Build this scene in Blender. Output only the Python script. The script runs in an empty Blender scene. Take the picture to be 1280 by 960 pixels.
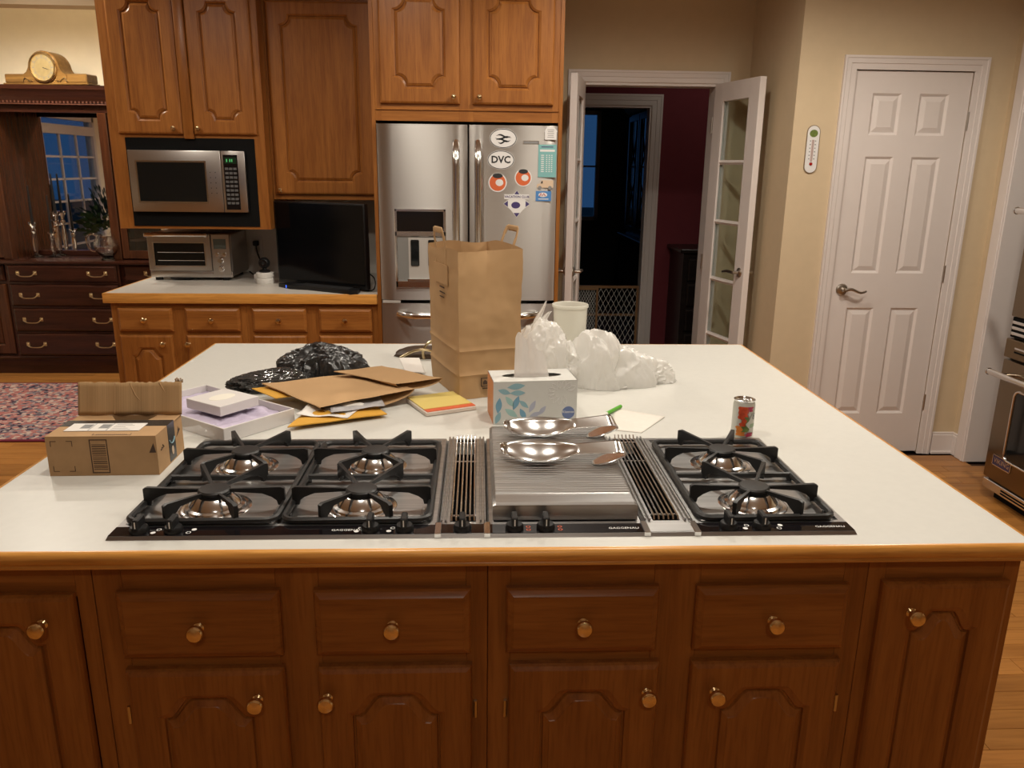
import bpy, bmesh, math, random
from mathutils import Vector, Matrix, noise
random.seed(7)
S = bpy.context.scene
C = S.collection
PI = math.pi

# ---------------------------------------------------------------- camera
CAMZ = 1.544
F_PX = 990.0
PITCH, YAW, ROLL = 0.2663, 0.0443, -0.0119
def cam_axes():
    p, y, r = PITCH, YAW, ROLL
    fw = Vector((math.sin(y)*math.cos(p), math.cos(y)*math.cos(p), -math.sin(p)))
    rt = Vector((math.cos(y), -math.sin(y), 0)); dn = fw.cross(rt)
    c, s = math.cos(r), math.sin(r)
    return c*rt+s*dn, -s*rt+c*dn, fw
RT, DN, FW = cam_axes()
cd = bpy.data.cameras.new('camera'); cam = bpy.data.objects.new('camera', cd); C.objects.link(cam)
cd.sensor_width = 36; cd.lens = F_PX/1280*36; cd.clip_start = 0.05; cd.clip_end = 60
m3 = Matrix((RT, -DN, -FW)).transposed()
cam.matrix_world = Matrix.Translation((0, 0, CAMZ)) @ m3.to_4x4()
S.camera = cam

# a pixel of the 1280x960 photograph gives a direction; the surface touched gives the distance
def ray(x, y): return RT*((x-640)/F_PX) + DN*((y-480)/F_PX) + FW
def onz(x, y, z):
    d = ray(x, y); t = (z-CAMZ)/d.z
    return Vector((d.x*t, d.y*t, z))
def ony(x, y, Y):
    d = ray(x, y); t = Y/d.y
    return Vector((d.x*t, Y, CAMZ+d.z*t))
def onx(x, y, X):
    d = ray(x, y); t = X/d.x
    return Vector((X, d.y*t, CAMZ+d.z*t))

# ---------------------------------------------------------------- world (dusk) and exposure
W = bpy.data.worlds.new('dusk'); S.world = W; W.use_nodes = True
bg = W.node_tree.nodes['Background']; bg.inputs[0].default_value = (0.05, 0.16, 0.42, 1); bg.inputs[1].default_value = 0.28
S.view_settings.view_transform = 'Standard'; S.view_settings.look = 'None'
S.view_settings.exposure = 0.25; S.view_settings.gamma = 1.0; S.view_settings.use_curve_mapping = False

# ---------------------------------------------------------------- ceiling lamps, some added as fill (power used by the downlight builder)
CEIL = 2.74
WARM = (1.0, 0.92, 0.80)
DOWNLIGHTS = [  # x, y, watts, label
    (-0.33, 1.40, 37, 'round white recessed ceiling light above the left half of the island'),
    (0.54, 1.40, 42, 'round white recessed ceiling light above the right half of the island'),
    (1.80, 2.55, 72, 'added unseen recessed fill light above the aisle by the pantry door'),  # added fill that brightens the pantry wall and door
    (0.75, 3.10, 50, 'added unseen recessed fill light above the aisle by the french doors'),  # added fill for the back wall and french doors
    (-0.45, 3.05, 22, 'added unseen recessed fill light above the aisle by the refrigerator'),  # added weak fill over the aisle, on the fridge side
    (-1.75, 2.70, 36, 'added unseen recessed fill light above the aisle by the microwave'),  # added fill towards the left end of the back run
    (-3.0, 5.20, 95, 'round white recessed ceiling light in front of the china hutch'),
    (-2.4, 4.1, 32, 'round white recessed ceiling light above the patterned rug'),
    (0.1, -0.9, 26, 'added unseen recessed fill light behind the camera for the island front'),  # added behind the camera to lift the dark island front
    (1.95, 5.75, 7, 'added unseen recessed fill light in the burgundy hall'),  # added to brighten the hall, no lamp known there
]

# ---------------------------------------------------------------- helpers
OFF = {}
def lin(c):
    c = c/255.0
    return c/12.92 if c <= 0.04045 else ((c+0.055)/1.055)**2.4
def rgb(r, g, b): return (lin(r), lin(g), lin(b), 1)
def thing(name, label, cat, loc=(0, 0, 0), rz=0.0, group=None, world=True):
    o = bpy.data.objects.new(name, None); C.objects.link(o)
    o.location = loc; o.rotation_euler = (0, 0, rz); o.empty_display_size = 0.05
    o['label'] = label; o['category'] = cat
    if group: o['group'] = group
    OFF[o.name] = Vector(loc) if world else Vector((0, 0, 0))
    return o
def tag(o, label, cat, group=None, kind=None):
    o['label'] = label; o['category'] = cat
    if group: o['group'] = group
    if kind: o['kind'] = kind
    return o
class MB:
    def __init__(s): s.v = []; s.f = []; s.mi = []; s.cur = 0
    def add(s, vs, fs):
        n = len(s.v); s.v += [Vector(v) for v in vs]
        for f in fs: s.f.append([i+n for i in f]); s.mi.append(s.cur)
        return s
    def addbm(s, bm):
        bm.verts.ensure_lookup_table()
        for i, v in enumerate(bm.verts): v.index = i
        s.add([v.co.copy() for v in bm.verts], [[v.index for v in f.verts] for f in bm.faces]); bm.free(); return s
    def box(s, a, b, bev=0, seg=1):
        x0, x1 = sorted((a[0], b[0])); y0, y1 = sorted((a[1], b[1])); z0, z1 = sorted((a[2], b[2]))
        if bev <= 0:
            return s.add([(x0,y0,z0),(x1,y0,z0),(x1,y1,z0),(x0,y1,z0),(x0,y0,z1),(x1,y0,z1),(x1,y1,z1),(x0,y1,z1)],
                [(0,3,2,1),(4,5,6,7),(0,1,5,4),(1,2,6,5),(2,3,7,6),(3,0,4,7)])
        bm = bmesh.new(); bmesh.ops.create_cube(bm, size=1)
        for v in bm.verts: v.co = ((x0+x1)/2+v.co.x*(x1-x0), (y0+y1)/2+v.co.y*(y1-y0), (z0+z1)/2+v.co.z*(z1-z0))
        bmesh.ops.bevel(bm, geom=bm.edges[:], offset=bev, segments=seg, affect='EDGES', profile=0.5)
        return s.addbm(bm)
    def lathe(s, prof, c=(0,0,0), axis=(0,0,1), n=24):
        ax = Vector(axis).normalized(); c = Vector(c)
        u = ax.orthogonal().normalized(); w = ax.cross(u)
        vs = []; fs = []; rows = []
        for r, h in prof:
            if r < 1e-6: rows.append([len(vs)]); vs.append(c+ax*h)
            else:
                rows.append(list(range(len(vs), len(vs)+n)))
                vs += [c+ax*h+(u*math.cos(2*PI*k/n)+w*math.sin(2*PI*k/n))*r for k in range(n)]
        for A, B in zip(rows, rows[1:]):
            for k in range(n):
                k2 = (k+1) % n
                if len(A) == 1 and len(B) == 1: continue
                if len(A) == 1: fs.append((A[0], B[k2], B[k]))
                elif len(B) == 1: fs.append((A[k], A[k2], B[0]))
                else: fs.append((A[k], A[k2], B[k2], B[k]))
        return s.add(vs, fs)
    def cyl(s, p0, p1, r0, r1=None, n=14):
        p0 = Vector(p0); p1 = Vector(p1); L = (p1-p0).length
        r1 = r0 if r1 is None else r1
        return s.lathe([(0, 0), (r0, 0), (r1, L), (0, L)], p0, p1-p0, n)
    def tube(s, pts, r, n=8, closed=False):
        pts = [Vector(p) for p in pts]; N = len(pts)
        rs = r if isinstance(r, (list, tuple)) else [r]*N
        vs = []; fs = []; u = None
        for i, p in enumerate(pts):
            a = pts[(i-1) % N] if closed or i > 0 else p
            b = pts[(i+1) % N] if closed or i < N-1 else p
            t = (b-a).normalized()
            u = t.orthogonal().normalized() if u is None else (u-t*u.dot(t)).normalized()
            w = t.cross(u)
            vs += [p+(u*math.cos(2*PI*k/n)+w*math.sin(2*PI*k/n))*rs[i] for k in range(n)]
        M = N if closed else N-1
        for i in range(M):
            j = (i+1) % N
            for k in range(n):
                k2 = (k+1) % n; fs.append((i*n+k, i*n+k2, j*n+k2, j*n+k))
        if not closed: fs.append(list(range(n))[::-1]); fs.append([(N-1)*n+k for k in range(n)])
        return s.add(vs, fs)
    def prism(s, poly, plane, a, b):
        def mk(p, h):
            return {'xy': (p[0], p[1], h), 'xz': (p[0], h, p[1]), 'yz': (h, p[0], p[1])}[plane]
        n = len(poly)
        vs = [mk(p, a) for p in poly]+[mk(p, b) for p in poly]
        fs = [list(range(n))[::-1], list(range(n, 2*n))]+[(k, (k+1) % n, n+(k+1) % n, n+k) for k in range(n)]
        return s.add(vs, fs)
    def grid(s, fn, nu, nv, cu=False, cv=False):
        vs = [fn(i/(nu if cu else nu-1), j/(nv if cv else nv-1)) for i in range(nu) for j in range(nv)]
        fs = []
        for i in range(nu if cu else nu-1):
            for j in range(nv if cv else nv-1):
                i2 = (i+1) % nu; j2 = (j+1) % nv
                fs.append((i*nv+j, i2*nv+j, i2*nv+j2, i*nv+j2))
        return s.add(vs, fs)
    def xf(s, M, start=0):
        for i in range(start, len(s.v)): s.v[i] = M @ s.v[i]
        return s
    def build(s, name, mat, parent=None, smooth=35, loc=None, solid=0, label=None, kind=None, fixn=True):
        off = OFF[parent.name] if parent else (Vector(loc) if loc is not None else Vector((0, 0, 0)))
        me = bpy.data.meshes.new(name)
        me.from_pydata([tuple(v-off) for v in s.v], [], s.f)
        for m in (mat if isinstance(mat, (list, tuple)) else [mat]): me.materials.append(m)
        if isinstance(mat, (list, tuple)):
            for p, i in zip(me.polygons, s.mi): p.material_index = i
        if fixn:
            bm = bmesh.new(); bm.from_mesh(me); bmesh.ops.recalc_face_normals(bm, faces=bm.faces); bm.to_mesh(me); bm.free()
        if smooth:
            me.polygons.foreach_set('use_smooth', [True]*len(me.polygons))
            me.set_sharp_from_angle(angle=math.radians(smooth))
        me.update()
        o = bpy.data.objects.new(name, me); C.objects.link(o)
        if parent: o.parent = parent; OFF[o.name] = off
        else:
            OFF[o.name] = off
            if loc is not None: o.location = loc
        if solid:
            md = o.modifiers.new('thick', 'SOLIDIFY'); md.thickness = solid; md.offset = -1
        if label: o['label'] = label
        if kind: o['kind'] = kind
        return o
def bx(name, a, b, mat, parent=None, bev=0, seg=1, **k): return MB().box(a, b, bev, seg).build(name, mat, parent, **k)
def struct(o):
    o['kind'] = 'structure'; return o
def text(name, body, size, M, mat, parent, ext=0.0003, align='CENTER', xs=1.0, bold=0.0):
    """flat lettering as a mesh; M places the text plane (x right, y up, z towards the reader) in world coordinates"""
    cu = bpy.data.curves.new('t', 'FONT'); cu.body = body; cu.size = size; cu.extrude = ext; cu.resolution_u = 2; cu.offset = bold
    cu.align_x = align; cu.align_y = 'CENTER'
    to = bpy.data.objects.new('t', cu); C.objects.link(to)
    bpy.context.view_layer.update()
    me = to.evaluated_get(bpy.context.evaluated_depsgraph_get()).to_mesh()
    mb = MB(); mb.add([M @ Vector((v.co.x*xs, v.co.y, v.co.z)) for v in me.vertices], [list(p.vertices) for p in me.polygons])
    to.to_mesh_clear(); bpy.data.objects.remove(to); bpy.data.curves.remove(cu)
    return mb.build(name, mat, parent, smooth=0, fixn=False)
def front(x, y, z):  # text plane facing -Y
    return Matrix.Translation((x, y, z)) @ Matrix.Rotation(PI/2, 4, 'X')
def copy_tree(o, parent=None):
    c = o.copy(); C.objects.link(c)
    if parent: c.parent = parent
    for ch in list(o.children): copy_tree(ch, c)
    return c

# ---------------------------------------------------------------- materials
def mat(name, col, rough=0.5, metal=0.0, spec=0.5, bump=None, vary=None, coat=0.0, **kw):
    m = bpy.data.materials.new(name); m.use_nodes = True
    nt = m.node_tree; b = nt.nodes['Principled BSDF']
    b.inputs['Base Color'].default_value = col; b.inputs['Roughness'].default_value = rough
    b.inputs['Metallic'].default_value = metal; b.inputs['Specular IOR Level'].default_value = spec
    b.inputs['Coat Weight'].default_value = coat
    for k, v in kw.items(): b.inputs[k.replace('_', ' ')].default_value = v
    tc = None
    if bump or vary: tc = nt.nodes.new('ShaderNodeTexCoord')
    def tex(scale, stretch, det=3):
        mp = nt.nodes.new('ShaderNodeMapping'); mp.inputs['Scale'].default_value = stretch
        nz = nt.nodes.new('ShaderNodeTexNoise'); nz.inputs['Scale'].default_value = scale; nz.inputs['Detail'].default_value = det
        nt.links.new(tc.outputs['Object'], mp.inputs['Vector']); nt.links.new(mp.outputs['Vector'], nz.inputs['Vector'])
        return nz
    if vary:
        nz = tex(vary[0], vary[1]); rp = nt.nodes.new('ShaderNodeValToRGB')
        rp.color_ramp.elements[0].position = 0.3; rp.color_ramp.elements[1].position = 0.72
        d = vary[2]
        rp.color_ramp.elements[0].color = tuple(c*(1-d) for c in col[:3])+(1,)
        rp.color_ramp.elements[1].color = tuple(min(1, c*(1+d)) for c in col[:3])+(1,)
        nt.links.new(nz.outputs['Fac'], rp.inputs['Fac']); nt.links.new(rp.outputs['Color'], b.inputs['Base Color'])
    if bump:
        nz = tex(bump[0], bump[1]); bp = nt.nodes.new('ShaderNodeBump'); bp.inputs['Strength'].default_value = bump[2]
        bp.inputs['Distance'].default_value = bump[3] if len(bump) > 3 else 0.002
        nt.links.new(nz.outputs['Fac'], bp.inputs['Height']); nt.links.new(bp.outputs['Normal'], b.inputs['Normal'])
    return m
def wood(name, light, dark, axis='z', rough=0.34, scale=1.0, rnd=0.0, bumpd=0.0004):
    m = bpy.data.materials.new(name); m.use_nodes = True; nt = m.node_tree; b = nt.nodes['Principled BSDF']
    N = nt.nodes.new; L = nt.links.new
    tc = N('ShaderNodeTexCoord'); mp = N('ShaderNodeMapping')
    st = {'x': (1.6, 26, 26), 'y': (26, 1.6, 26), 'z': (26, 26, 1.6)}[axis]
    mp.inputs['Scale'].default_value = [q*scale for q in st]
    if rnd:
        oi = N('ShaderNodeObjectInfo'); vm = N('ShaderNodeVectorMath'); vm.operation = 'SCALE'
        cb = N('ShaderNodeCombineXYZ')
        for k in range(3): L(oi.outputs['Random'], cb.inputs[k])
        L(cb.outputs[0], vm.inputs[0]); vm.inputs['Scale'].default_value = 40; L(vm.outputs[0], mp.inputs['Location'])
    L(tc.outputs['Object'], mp.inputs['Vector'])
    n1 = N('ShaderNodeTexNoise'); n1.inputs['Scale'].default_value = 1.0; n1.inputs['Detail'].default_value = 5; n1.inputs['Distortion'].default_value = 0.9
    n2 = N('ShaderNodeTexNoise'); n2.inputs['Scale'].default_value = 7.0; n2.inputs['Detail'].default_value = 2
    L(mp.outputs['Vector'], n1.inputs['Vector']); L(mp.outputs['Vector'], n2.inputs['Vector'])
    r1 = N('ShaderNodeValToRGB'); e = r1.color_ramp.elements
    e[0].position = 0.3; e[0].color = dark; e[1].position = 0.66; e[1].color = light
    L(n1.outputs['Fac'], r1.inputs['Fac'])
    r2 = N('ShaderNodeValToRGB'); r2.color_ramp.elements[0].position = 0.36; r2.color_ramp.elements[0].color = (0.62, 0.55, 0.5, 1)
    r2.color_ramp.elements[1].position = 0.52; r2.color_ramp.elements[1].color = (1, 1, 1, 1)
    L(n2.outputs['Fac'], r2.inputs['Fac'])
    mx = N('ShaderNodeMix'); mx.data_type = 'RGBA'; mx.blend_type = 'MULTIPLY'; mx.inputs[0].default_value = 0.4
    L(r1.outputs['Color'], mx.inputs[6]); L(r2.outputs['Color'], mx.inputs[7])
    out = mx.outputs[2]
    if rnd:
        hs = N('ShaderNodeHueSaturation'); mr = N('ShaderNodeMapRange')
        mr.inputs['To Min'].default_value = 1-rnd; mr.inputs['To Max'].default_value = 1+rnd
        L(oi.outputs['Random'], mr.inputs['Value']); L(mr.outputs['Result'], hs.inputs['Value']); L(out, hs.inputs['Color']); out = hs.outputs['Color']
    L(out, b.inputs['Base Color'])
    b.inputs['Roughness'].default_value = rough; b.inputs['Specular IOR Level'].default_value = 0.4
    bp = N('ShaderNodeBump'); bp.inputs['Strength'].default_value = 0.25; bp.inputs['Distance'].default_value = bumpd
    L(n2.outputs['Fac'], bp.inputs['Height']); L(bp.outputs['Normal'], b.inputs['Normal'])
    return m
def schlick(nt, f0=.045):
    lw = nt.nodes.new('ShaderNodeLayerWeight'); lw.inputs[0].default_value = .5
    pw = nt.nodes.new('ShaderNodeMath'); pw.operation = 'POWER'; pw.inputs[1].default_value = 5
    ma = nt.nodes.new('ShaderNodeMath'); ma.operation = 'MULTIPLY_ADD'; ma.inputs[1].default_value = 1-f0; ma.inputs[2].default_value = f0
    nt.links.new(lw.outputs['Facing'], pw.inputs[0]); nt.links.new(pw.outputs[0], ma.inputs[0])
    return ma
def glassmat(name, tint=(0.9, 0.95, 0.95, 1), rough=0.02, trans=0.85, spec_rough=0.02):
    m = bpy.data.materials.new(name); m.use_nodes = True; nt = m.node_tree
    b = nt.nodes['Principled BSDF']; o = nt.nodes['Material Output']
    b.inputs['Base Color'].default_value = tint; b.inputs['Roughness'].default_value = spec_rough; b.inputs['Specular IOR Level'].default_value = 0.8
    tr = nt.nodes.new('ShaderNodeBsdfTransparent'); tr.inputs[0].default_value = tint
    fr = schlick(nt)
    gl = nt.nodes.new('ShaderNodeBsdfGlossy'); gl.inputs['Roughness'].default_value = spec_rough
    mx = nt.nodes.new('ShaderNodeMixShader')
    nt.links.new(fr.outputs[0], mx.inputs[0]); nt.links.new(tr.outputs[0], mx.inputs[1]); nt.links.new(gl.outputs[0], mx.inputs[2])
    nt.links.new(mx.outputs[0], o.inputs[0]); nt.nodes.remove(b)
    return m
def film(name, col, trans=0.35, rough=0.25, translucent=0.5):
    """thin plastic or tissue: diffuse + translucent + gloss, part transparent"""
    m = bpy.data.materials.new(name); m.use_nodes = True; nt = m.node_tree; o = nt.nodes['Material Output']
    nt.nodes.remove(nt.nodes['Principled BSDF']); N = nt.nodes.new; L = nt.links.new
    d = N('ShaderNodeBsdfDiffuse'); d.inputs[0].default_value = col
    t = N('ShaderNodeBsdfTranslucent'); t.inputs[0].default_value = col
    g = N('ShaderNodeBsdfGlossy'); g.inputs['Roughness'].default_value = rough
    tr = N('ShaderNodeBsdfTransparent')
    a = N('ShaderNodeMixShader'); a.inputs[0].default_value = translucent; L(d.outputs[0], a.inputs[1]); L(t.outputs[0], a.inputs[2])
    fr = schlick(nt)
    b = N('ShaderNodeMixShader'); L(fr.outputs[0], b.inputs[0]); L(a.outputs[0], b.inputs[1]); L(g.outputs[0], b.inputs[2])
    c = N('ShaderNodeMixShader'); c.inputs[0].default_value = trans; L(b.outputs[0], c.inputs[1]); L(tr.outputs[0], c.inputs[2])
    L(c.outputs[0], o.inputs[0]); return m
def emit(name, col, st):
    m = bpy.data.materials.new(name); m.use_nodes = True; b = m.node_tree.nodes['Principled BSDF']
    b.inputs['Base Color'].default_value = (0, 0, 0, 1); b.inputs['Emission Color'].default_value = col; b.inputs['Emission Strength'].default_value = st
    return m
OAK_L, OAK_D = (0.36, 0.138, 0.030, 1), (0.245, 0.084, 0.0165, 1)
oak_z = wood('oak_vertical_grain', OAK_L, OAK_D, 'z'); oak_x = wood('oak_horizontal_grain', OAK_L, OAK_D, 'x'); oak_y = wood('oak_depth_grain', OAK_L, OAK_D, 'y')
edge_x = wood('oak_edging', (0.74, 0.36, 0.085, 1), (0.58, 0.25, 0.05, 1), 'x', 0.28); edge_y = wood('oak_edging_depth', (0.74, 0.36, 0.085, 1), (0.58, 0.25, 0.05, 1), 'y', 0.28)
mahog_x = wood('mahogany', (0.050, 0.015, 0.008, 1), (0.026, 0.008, 0.005, 1), 'x', 0.22); mahog_z = wood('mahogany_upright', (0.085, 0.028, 0.011, 1), (0.045, 0.014, 0.006, 1), 'z', 0.2)
floor_m = wood('floor_oak', (0.46, 0.205, 0.052, 1), (0.33, 0.135, 0.032, 1), 'x', 0.3, 0.6, 0.14)
brass = mat('polished_brass', (0.80, 0.62, 0.36, 1), 0.16, 1.0)
brassd = mat('aged_brass', (0.62, 0.50, 0.30, 1), 0.28, 1.0)
nickel = mat('satin_nickel', (0.50, 0.46, 0.41, 1), 0.3, 1.0)
steel = mat('brushed_steel', (0.50, 0.48, 0.46, 1), 0.3, 1.0, bump=(1, (900, 900, 6), 0.12, 0.0004))
steel_f = mat('fridge_steel', (0.50, 0.48, 0.455, 1), 0.34, 1.0, bump=(1, (6, 900, 700), 0.04, 0.0004), Anisotropic=0.92, Anisotropic_Rotation=0.25)
steel_x = mat('cooktop_steel', (0.47, 0.465, 0.46, 1), 0.34, 1.0, vary=(1, (4, 90, 90), 0.16), bump=(1, (5, 700, 700), 0.1, 0.0004))
steel_p = mat('polished_steel', (0.74, 0.74, 0.74, 1), 0.17, 1.0)
iron = mat('black_enamel_iron', (0.012, 0.012, 0.012, 1), 0.42)
blackgl = mat('black_glass', (0.006, 0.005, 0.006, 1), 0.08)
blackpl = mat('black_plastic', (0.007, 0.007, 0.0075, 1), 0.42, spec=0.35)
blackmt = mat('matt_black', (0.005, 0.005, 0.005, 1), 0.7, spec=0.12)
laminate = mat('cream_laminate', (0.605, 0.60, 0.56, 1), 0.34, vary=(55, (1, 1, 1), 0.018))
laminate_g = mat('speckled_laminate', (0.60, 0.565, 0.51, 1), 0.34, vary=(120, (1, 1, 1), 0.05))
paint = mat('tan_wall_paint', (0.60, 0.475, 0.315, 1), 0.8, spec=0.2, vary=(18, (1, 1, 1), 0.02), bump=(90, (1, 1, 1), 0.05, 0.001))
paint_d = mat('pale_yellow_wall_paint', (0.86, 0.77, 0.59, 1), 0.8, spec=0.2, vary=(14, (1, 1, 1), 0.02))
burgundy = mat('burgundy_wall_paint', (0.16, 0.030, 0.038, 1), 0.8, spec=0.2, vary=(14, (1, 1, 1), 0.03))
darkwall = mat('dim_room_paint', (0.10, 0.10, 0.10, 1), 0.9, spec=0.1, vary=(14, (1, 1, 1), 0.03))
white = mat('white_satin_paint', (0.70, 0.635, 0.60, 1), 0.42, vary=(12, (1, 1, 1), 0.012))
ceil_m = mat('ceiling_white', (0.84, 0.83, 0.81, 1), 0.9, spec=0.1, vary=(40, (1, 1, 1), 0.02))
whitepl = mat('white_plastic', (0.70, 0.68, 0.64, 1), 0.4)
ink = mat('black_ink', (0.02, 0.02, 0.022, 1), 0.6)
inkw = mat('white_ink', (0.75, 0.75, 0.73, 1), 0.6)
inkg = mat('grey_ink', (0.22, 0.22, 0.22, 1), 0.6)
wpaper = mat('white_paper', (0.72, 0.69, 0.65, 1), 0.7, vary=(30, (1, 1, 1), 0.015))
kraft = mat('kraft_paper', (0.46, 0.29, 0.145, 1), 0.72, spec=0.25, vary=(6, (1, 1, 1), 0.05), bump=(9, (1, 1, 1), 0.14, 0.005))
card = mat('corrugated_card', (0.44, 0.275, 0.14, 1), 0.78, spec=0.2, vary=(30, (1, 1, 1), 0.06))
glass = glassmat('clear_glass')
crystal = mat('crystal', (0.97, 0.98, 1, 1), 0.03, 0.0, IOR=1.65, Transmission_Weight=1.0)
darkglass = mat('dark_glass', (0.008, 0.009, 0.009, 1), 0.06)
# ================================================================ the setting
YB, YP, XR, XC = 4.91, 4.163, 2.70, 1.599     # back wall, pantry wall, right wall, return corner
def wall(name, boxes, m):
    mb = MB()
    for a, b in boxes: mb.box(a, b)
    return struct(mb.build(name, m, smooth=0))
def opening_wall_x(name, y0, y1, x0, x1, openings, z1, m):
    """wall along X with rectangular openings (ax, bx, az, bz)"""
    bs = []; x = x0
    for a, b, za, zb in sorted(openings):
        bs.append(((x, y0, 0), (a, y1, z1)))
        if za > 0: bs.append(((a, y0, 0), (b, y1, za)))
        if zb < z1: bs.append(((a, y0, zb), (b, y1, z1)))
        x = b
    bs.append(((x, y0, 0), (x1, y1, z1)))
    return wall(name, bs, m)
def opening_wall_y(name, x0, x1, y0, y1, openings, z1, m):
    bs = []; y = y0
    for a, b, za, zb in sorted(openings):
        bs.append(((x0, y, 0), (x1, a, z1)))
        if za > 0: bs.append(((x0, a, 0), (x1, b, za)))
        if zb < z1: bs.append(((x0, a, zb), (x1, b, z1)))
        y = b
    bs.append(((x0, y, 0), (x1, y1, z1)))
    return wall(name, bs, m)
FDX0, FDX1, FDZ = 0.590, 1.413, 2.035          # french door opening
opening_wall_x('wall_back', YB, YB+.12, -1.90, XC+.12, [(FDX0, FDX1, 0, FDZ)], CEIL, paint)
wall('wall_header', [((-4.6, YB, 2.39), (-1.90, YB+.12, CEIL))], paint)
wall('wall_return', [((XC, YP+.12, 0), (XC+.12, YB, CEIL))], paint)
PDX0, PDX1, PDZ = 1.885, 2.502, 2.043          # pantry door opening
opening_wall_x('wall_pantry', YP, YP+.12, XC, 2.82, [(PDX0, PDX1, 0, PDZ)], CEIL, paint)
wall('wall_jamb', [((XR, 4.03, 0), (3.37, YP, CEIL))], paint)
wall('wall_right', [((3.25, -2.72, 0), (3.37, 4.03, CEIL))], paint)
opening_wall_x('wall_front', -2.72, -2.6, -4.72, 3.25, [(-1.9, -0.5, .95, 2.1)], CEIL, paint)
WY0, WY1, WZ0, WZ1 = 2.56, 3.80, 0.35, 2.06    # dining window in the left wall
opening_wall_y('wall_left', -4.72, -4.6, -2.6, 6.57, [(WY0, WY1, WZ0, WZ1)], CEIL, paint_d)
wall('wall_dining_back', [((-4.6, 6.45, 0), (-1.78, 6.57, CEIL))], paint_d)
wall('wall_dining_right', [((-1.90, YB+.12, 0), (-1.78, 6.45, CEIL))], paint_d)
wall('ceiling', [((-4.72, -2.72, CEIL), (3.37, 6.57, CEIL+.1))], ceil_m)
# hall and dark room beyond the french doors
YH, HDX0, HDX1, HDZ = 6.62, 0.42, 1.385, 2.035
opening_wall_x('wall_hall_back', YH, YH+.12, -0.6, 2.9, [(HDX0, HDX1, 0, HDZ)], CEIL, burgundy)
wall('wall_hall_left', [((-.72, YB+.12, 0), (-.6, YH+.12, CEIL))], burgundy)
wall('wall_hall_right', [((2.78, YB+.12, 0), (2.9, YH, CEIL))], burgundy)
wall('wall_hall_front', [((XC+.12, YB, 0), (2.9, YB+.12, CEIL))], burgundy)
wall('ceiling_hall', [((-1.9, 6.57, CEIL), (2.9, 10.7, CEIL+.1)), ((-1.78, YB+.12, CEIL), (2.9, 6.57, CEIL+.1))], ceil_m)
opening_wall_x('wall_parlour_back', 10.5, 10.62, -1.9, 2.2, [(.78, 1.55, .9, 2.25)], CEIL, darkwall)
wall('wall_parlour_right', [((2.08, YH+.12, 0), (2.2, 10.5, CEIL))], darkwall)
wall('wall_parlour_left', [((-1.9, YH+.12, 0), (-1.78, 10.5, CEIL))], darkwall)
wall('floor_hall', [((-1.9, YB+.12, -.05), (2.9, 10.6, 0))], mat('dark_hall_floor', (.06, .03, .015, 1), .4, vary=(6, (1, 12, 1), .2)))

# oak strip floor
floor = struct(bx('floor', (-4.72, -2.72, -.06), (3.37, 6.57, -.016), mat('floor_gap', (.05, .02, .008, 1), .8, vary=(9, (1, 1, 1), .2))))
PW = 0.083
meshes = {}
def plank_mesh(L):
    if L not in meshes:
        o = MB().box((0, 0, -.016), (L-.0012, PW-.0012, 0), .0009).build('plank', floor_m, smooth=0); meshes[L] = o.data
        bpy.data.objects.remove(o)
    return meshes[L]
def visible_floor(x0, x1, y):
    r = x1 > .98 and x0 < 2.75 and .9 < y < 4.25
    l = x1 > -3.65 and x0 < -.93 and 1.75 < y < 6.0
    return r or l
rest = MB(); npl = 0
rows = int((6.45+2.6)/PW)
for i in range(rows):
    y = -2.6+i*PW; x = -4.6-random.random()*1.0
    x_end = 3.25 if y < 3.94 else (2.70 if y < 4.08 else (1.60 if y < 4.82 else -1.90))
    while x < x_end:
        L = random.choice((.7, .9, 1.1, 1.3, 1.5)); a = max(x, -4.6); b = min(x+L, x_end)
        if visible_floor(a, b, y) and a == x and b == x+L and npl < 298:
            o = bpy.data.objects.new('plank', plank_mesh(L)); C.objects.link(o); o.parent = floor; o.location = (x, y, 0); npl += 1
        elif b-a > .02:
            rest.box((a, y, -.016), (b-.0012, y+PW-.0012, 0))
        x += L
rest.build('planking', floor_m, floor, smooth=0, kind='stuff')

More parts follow.
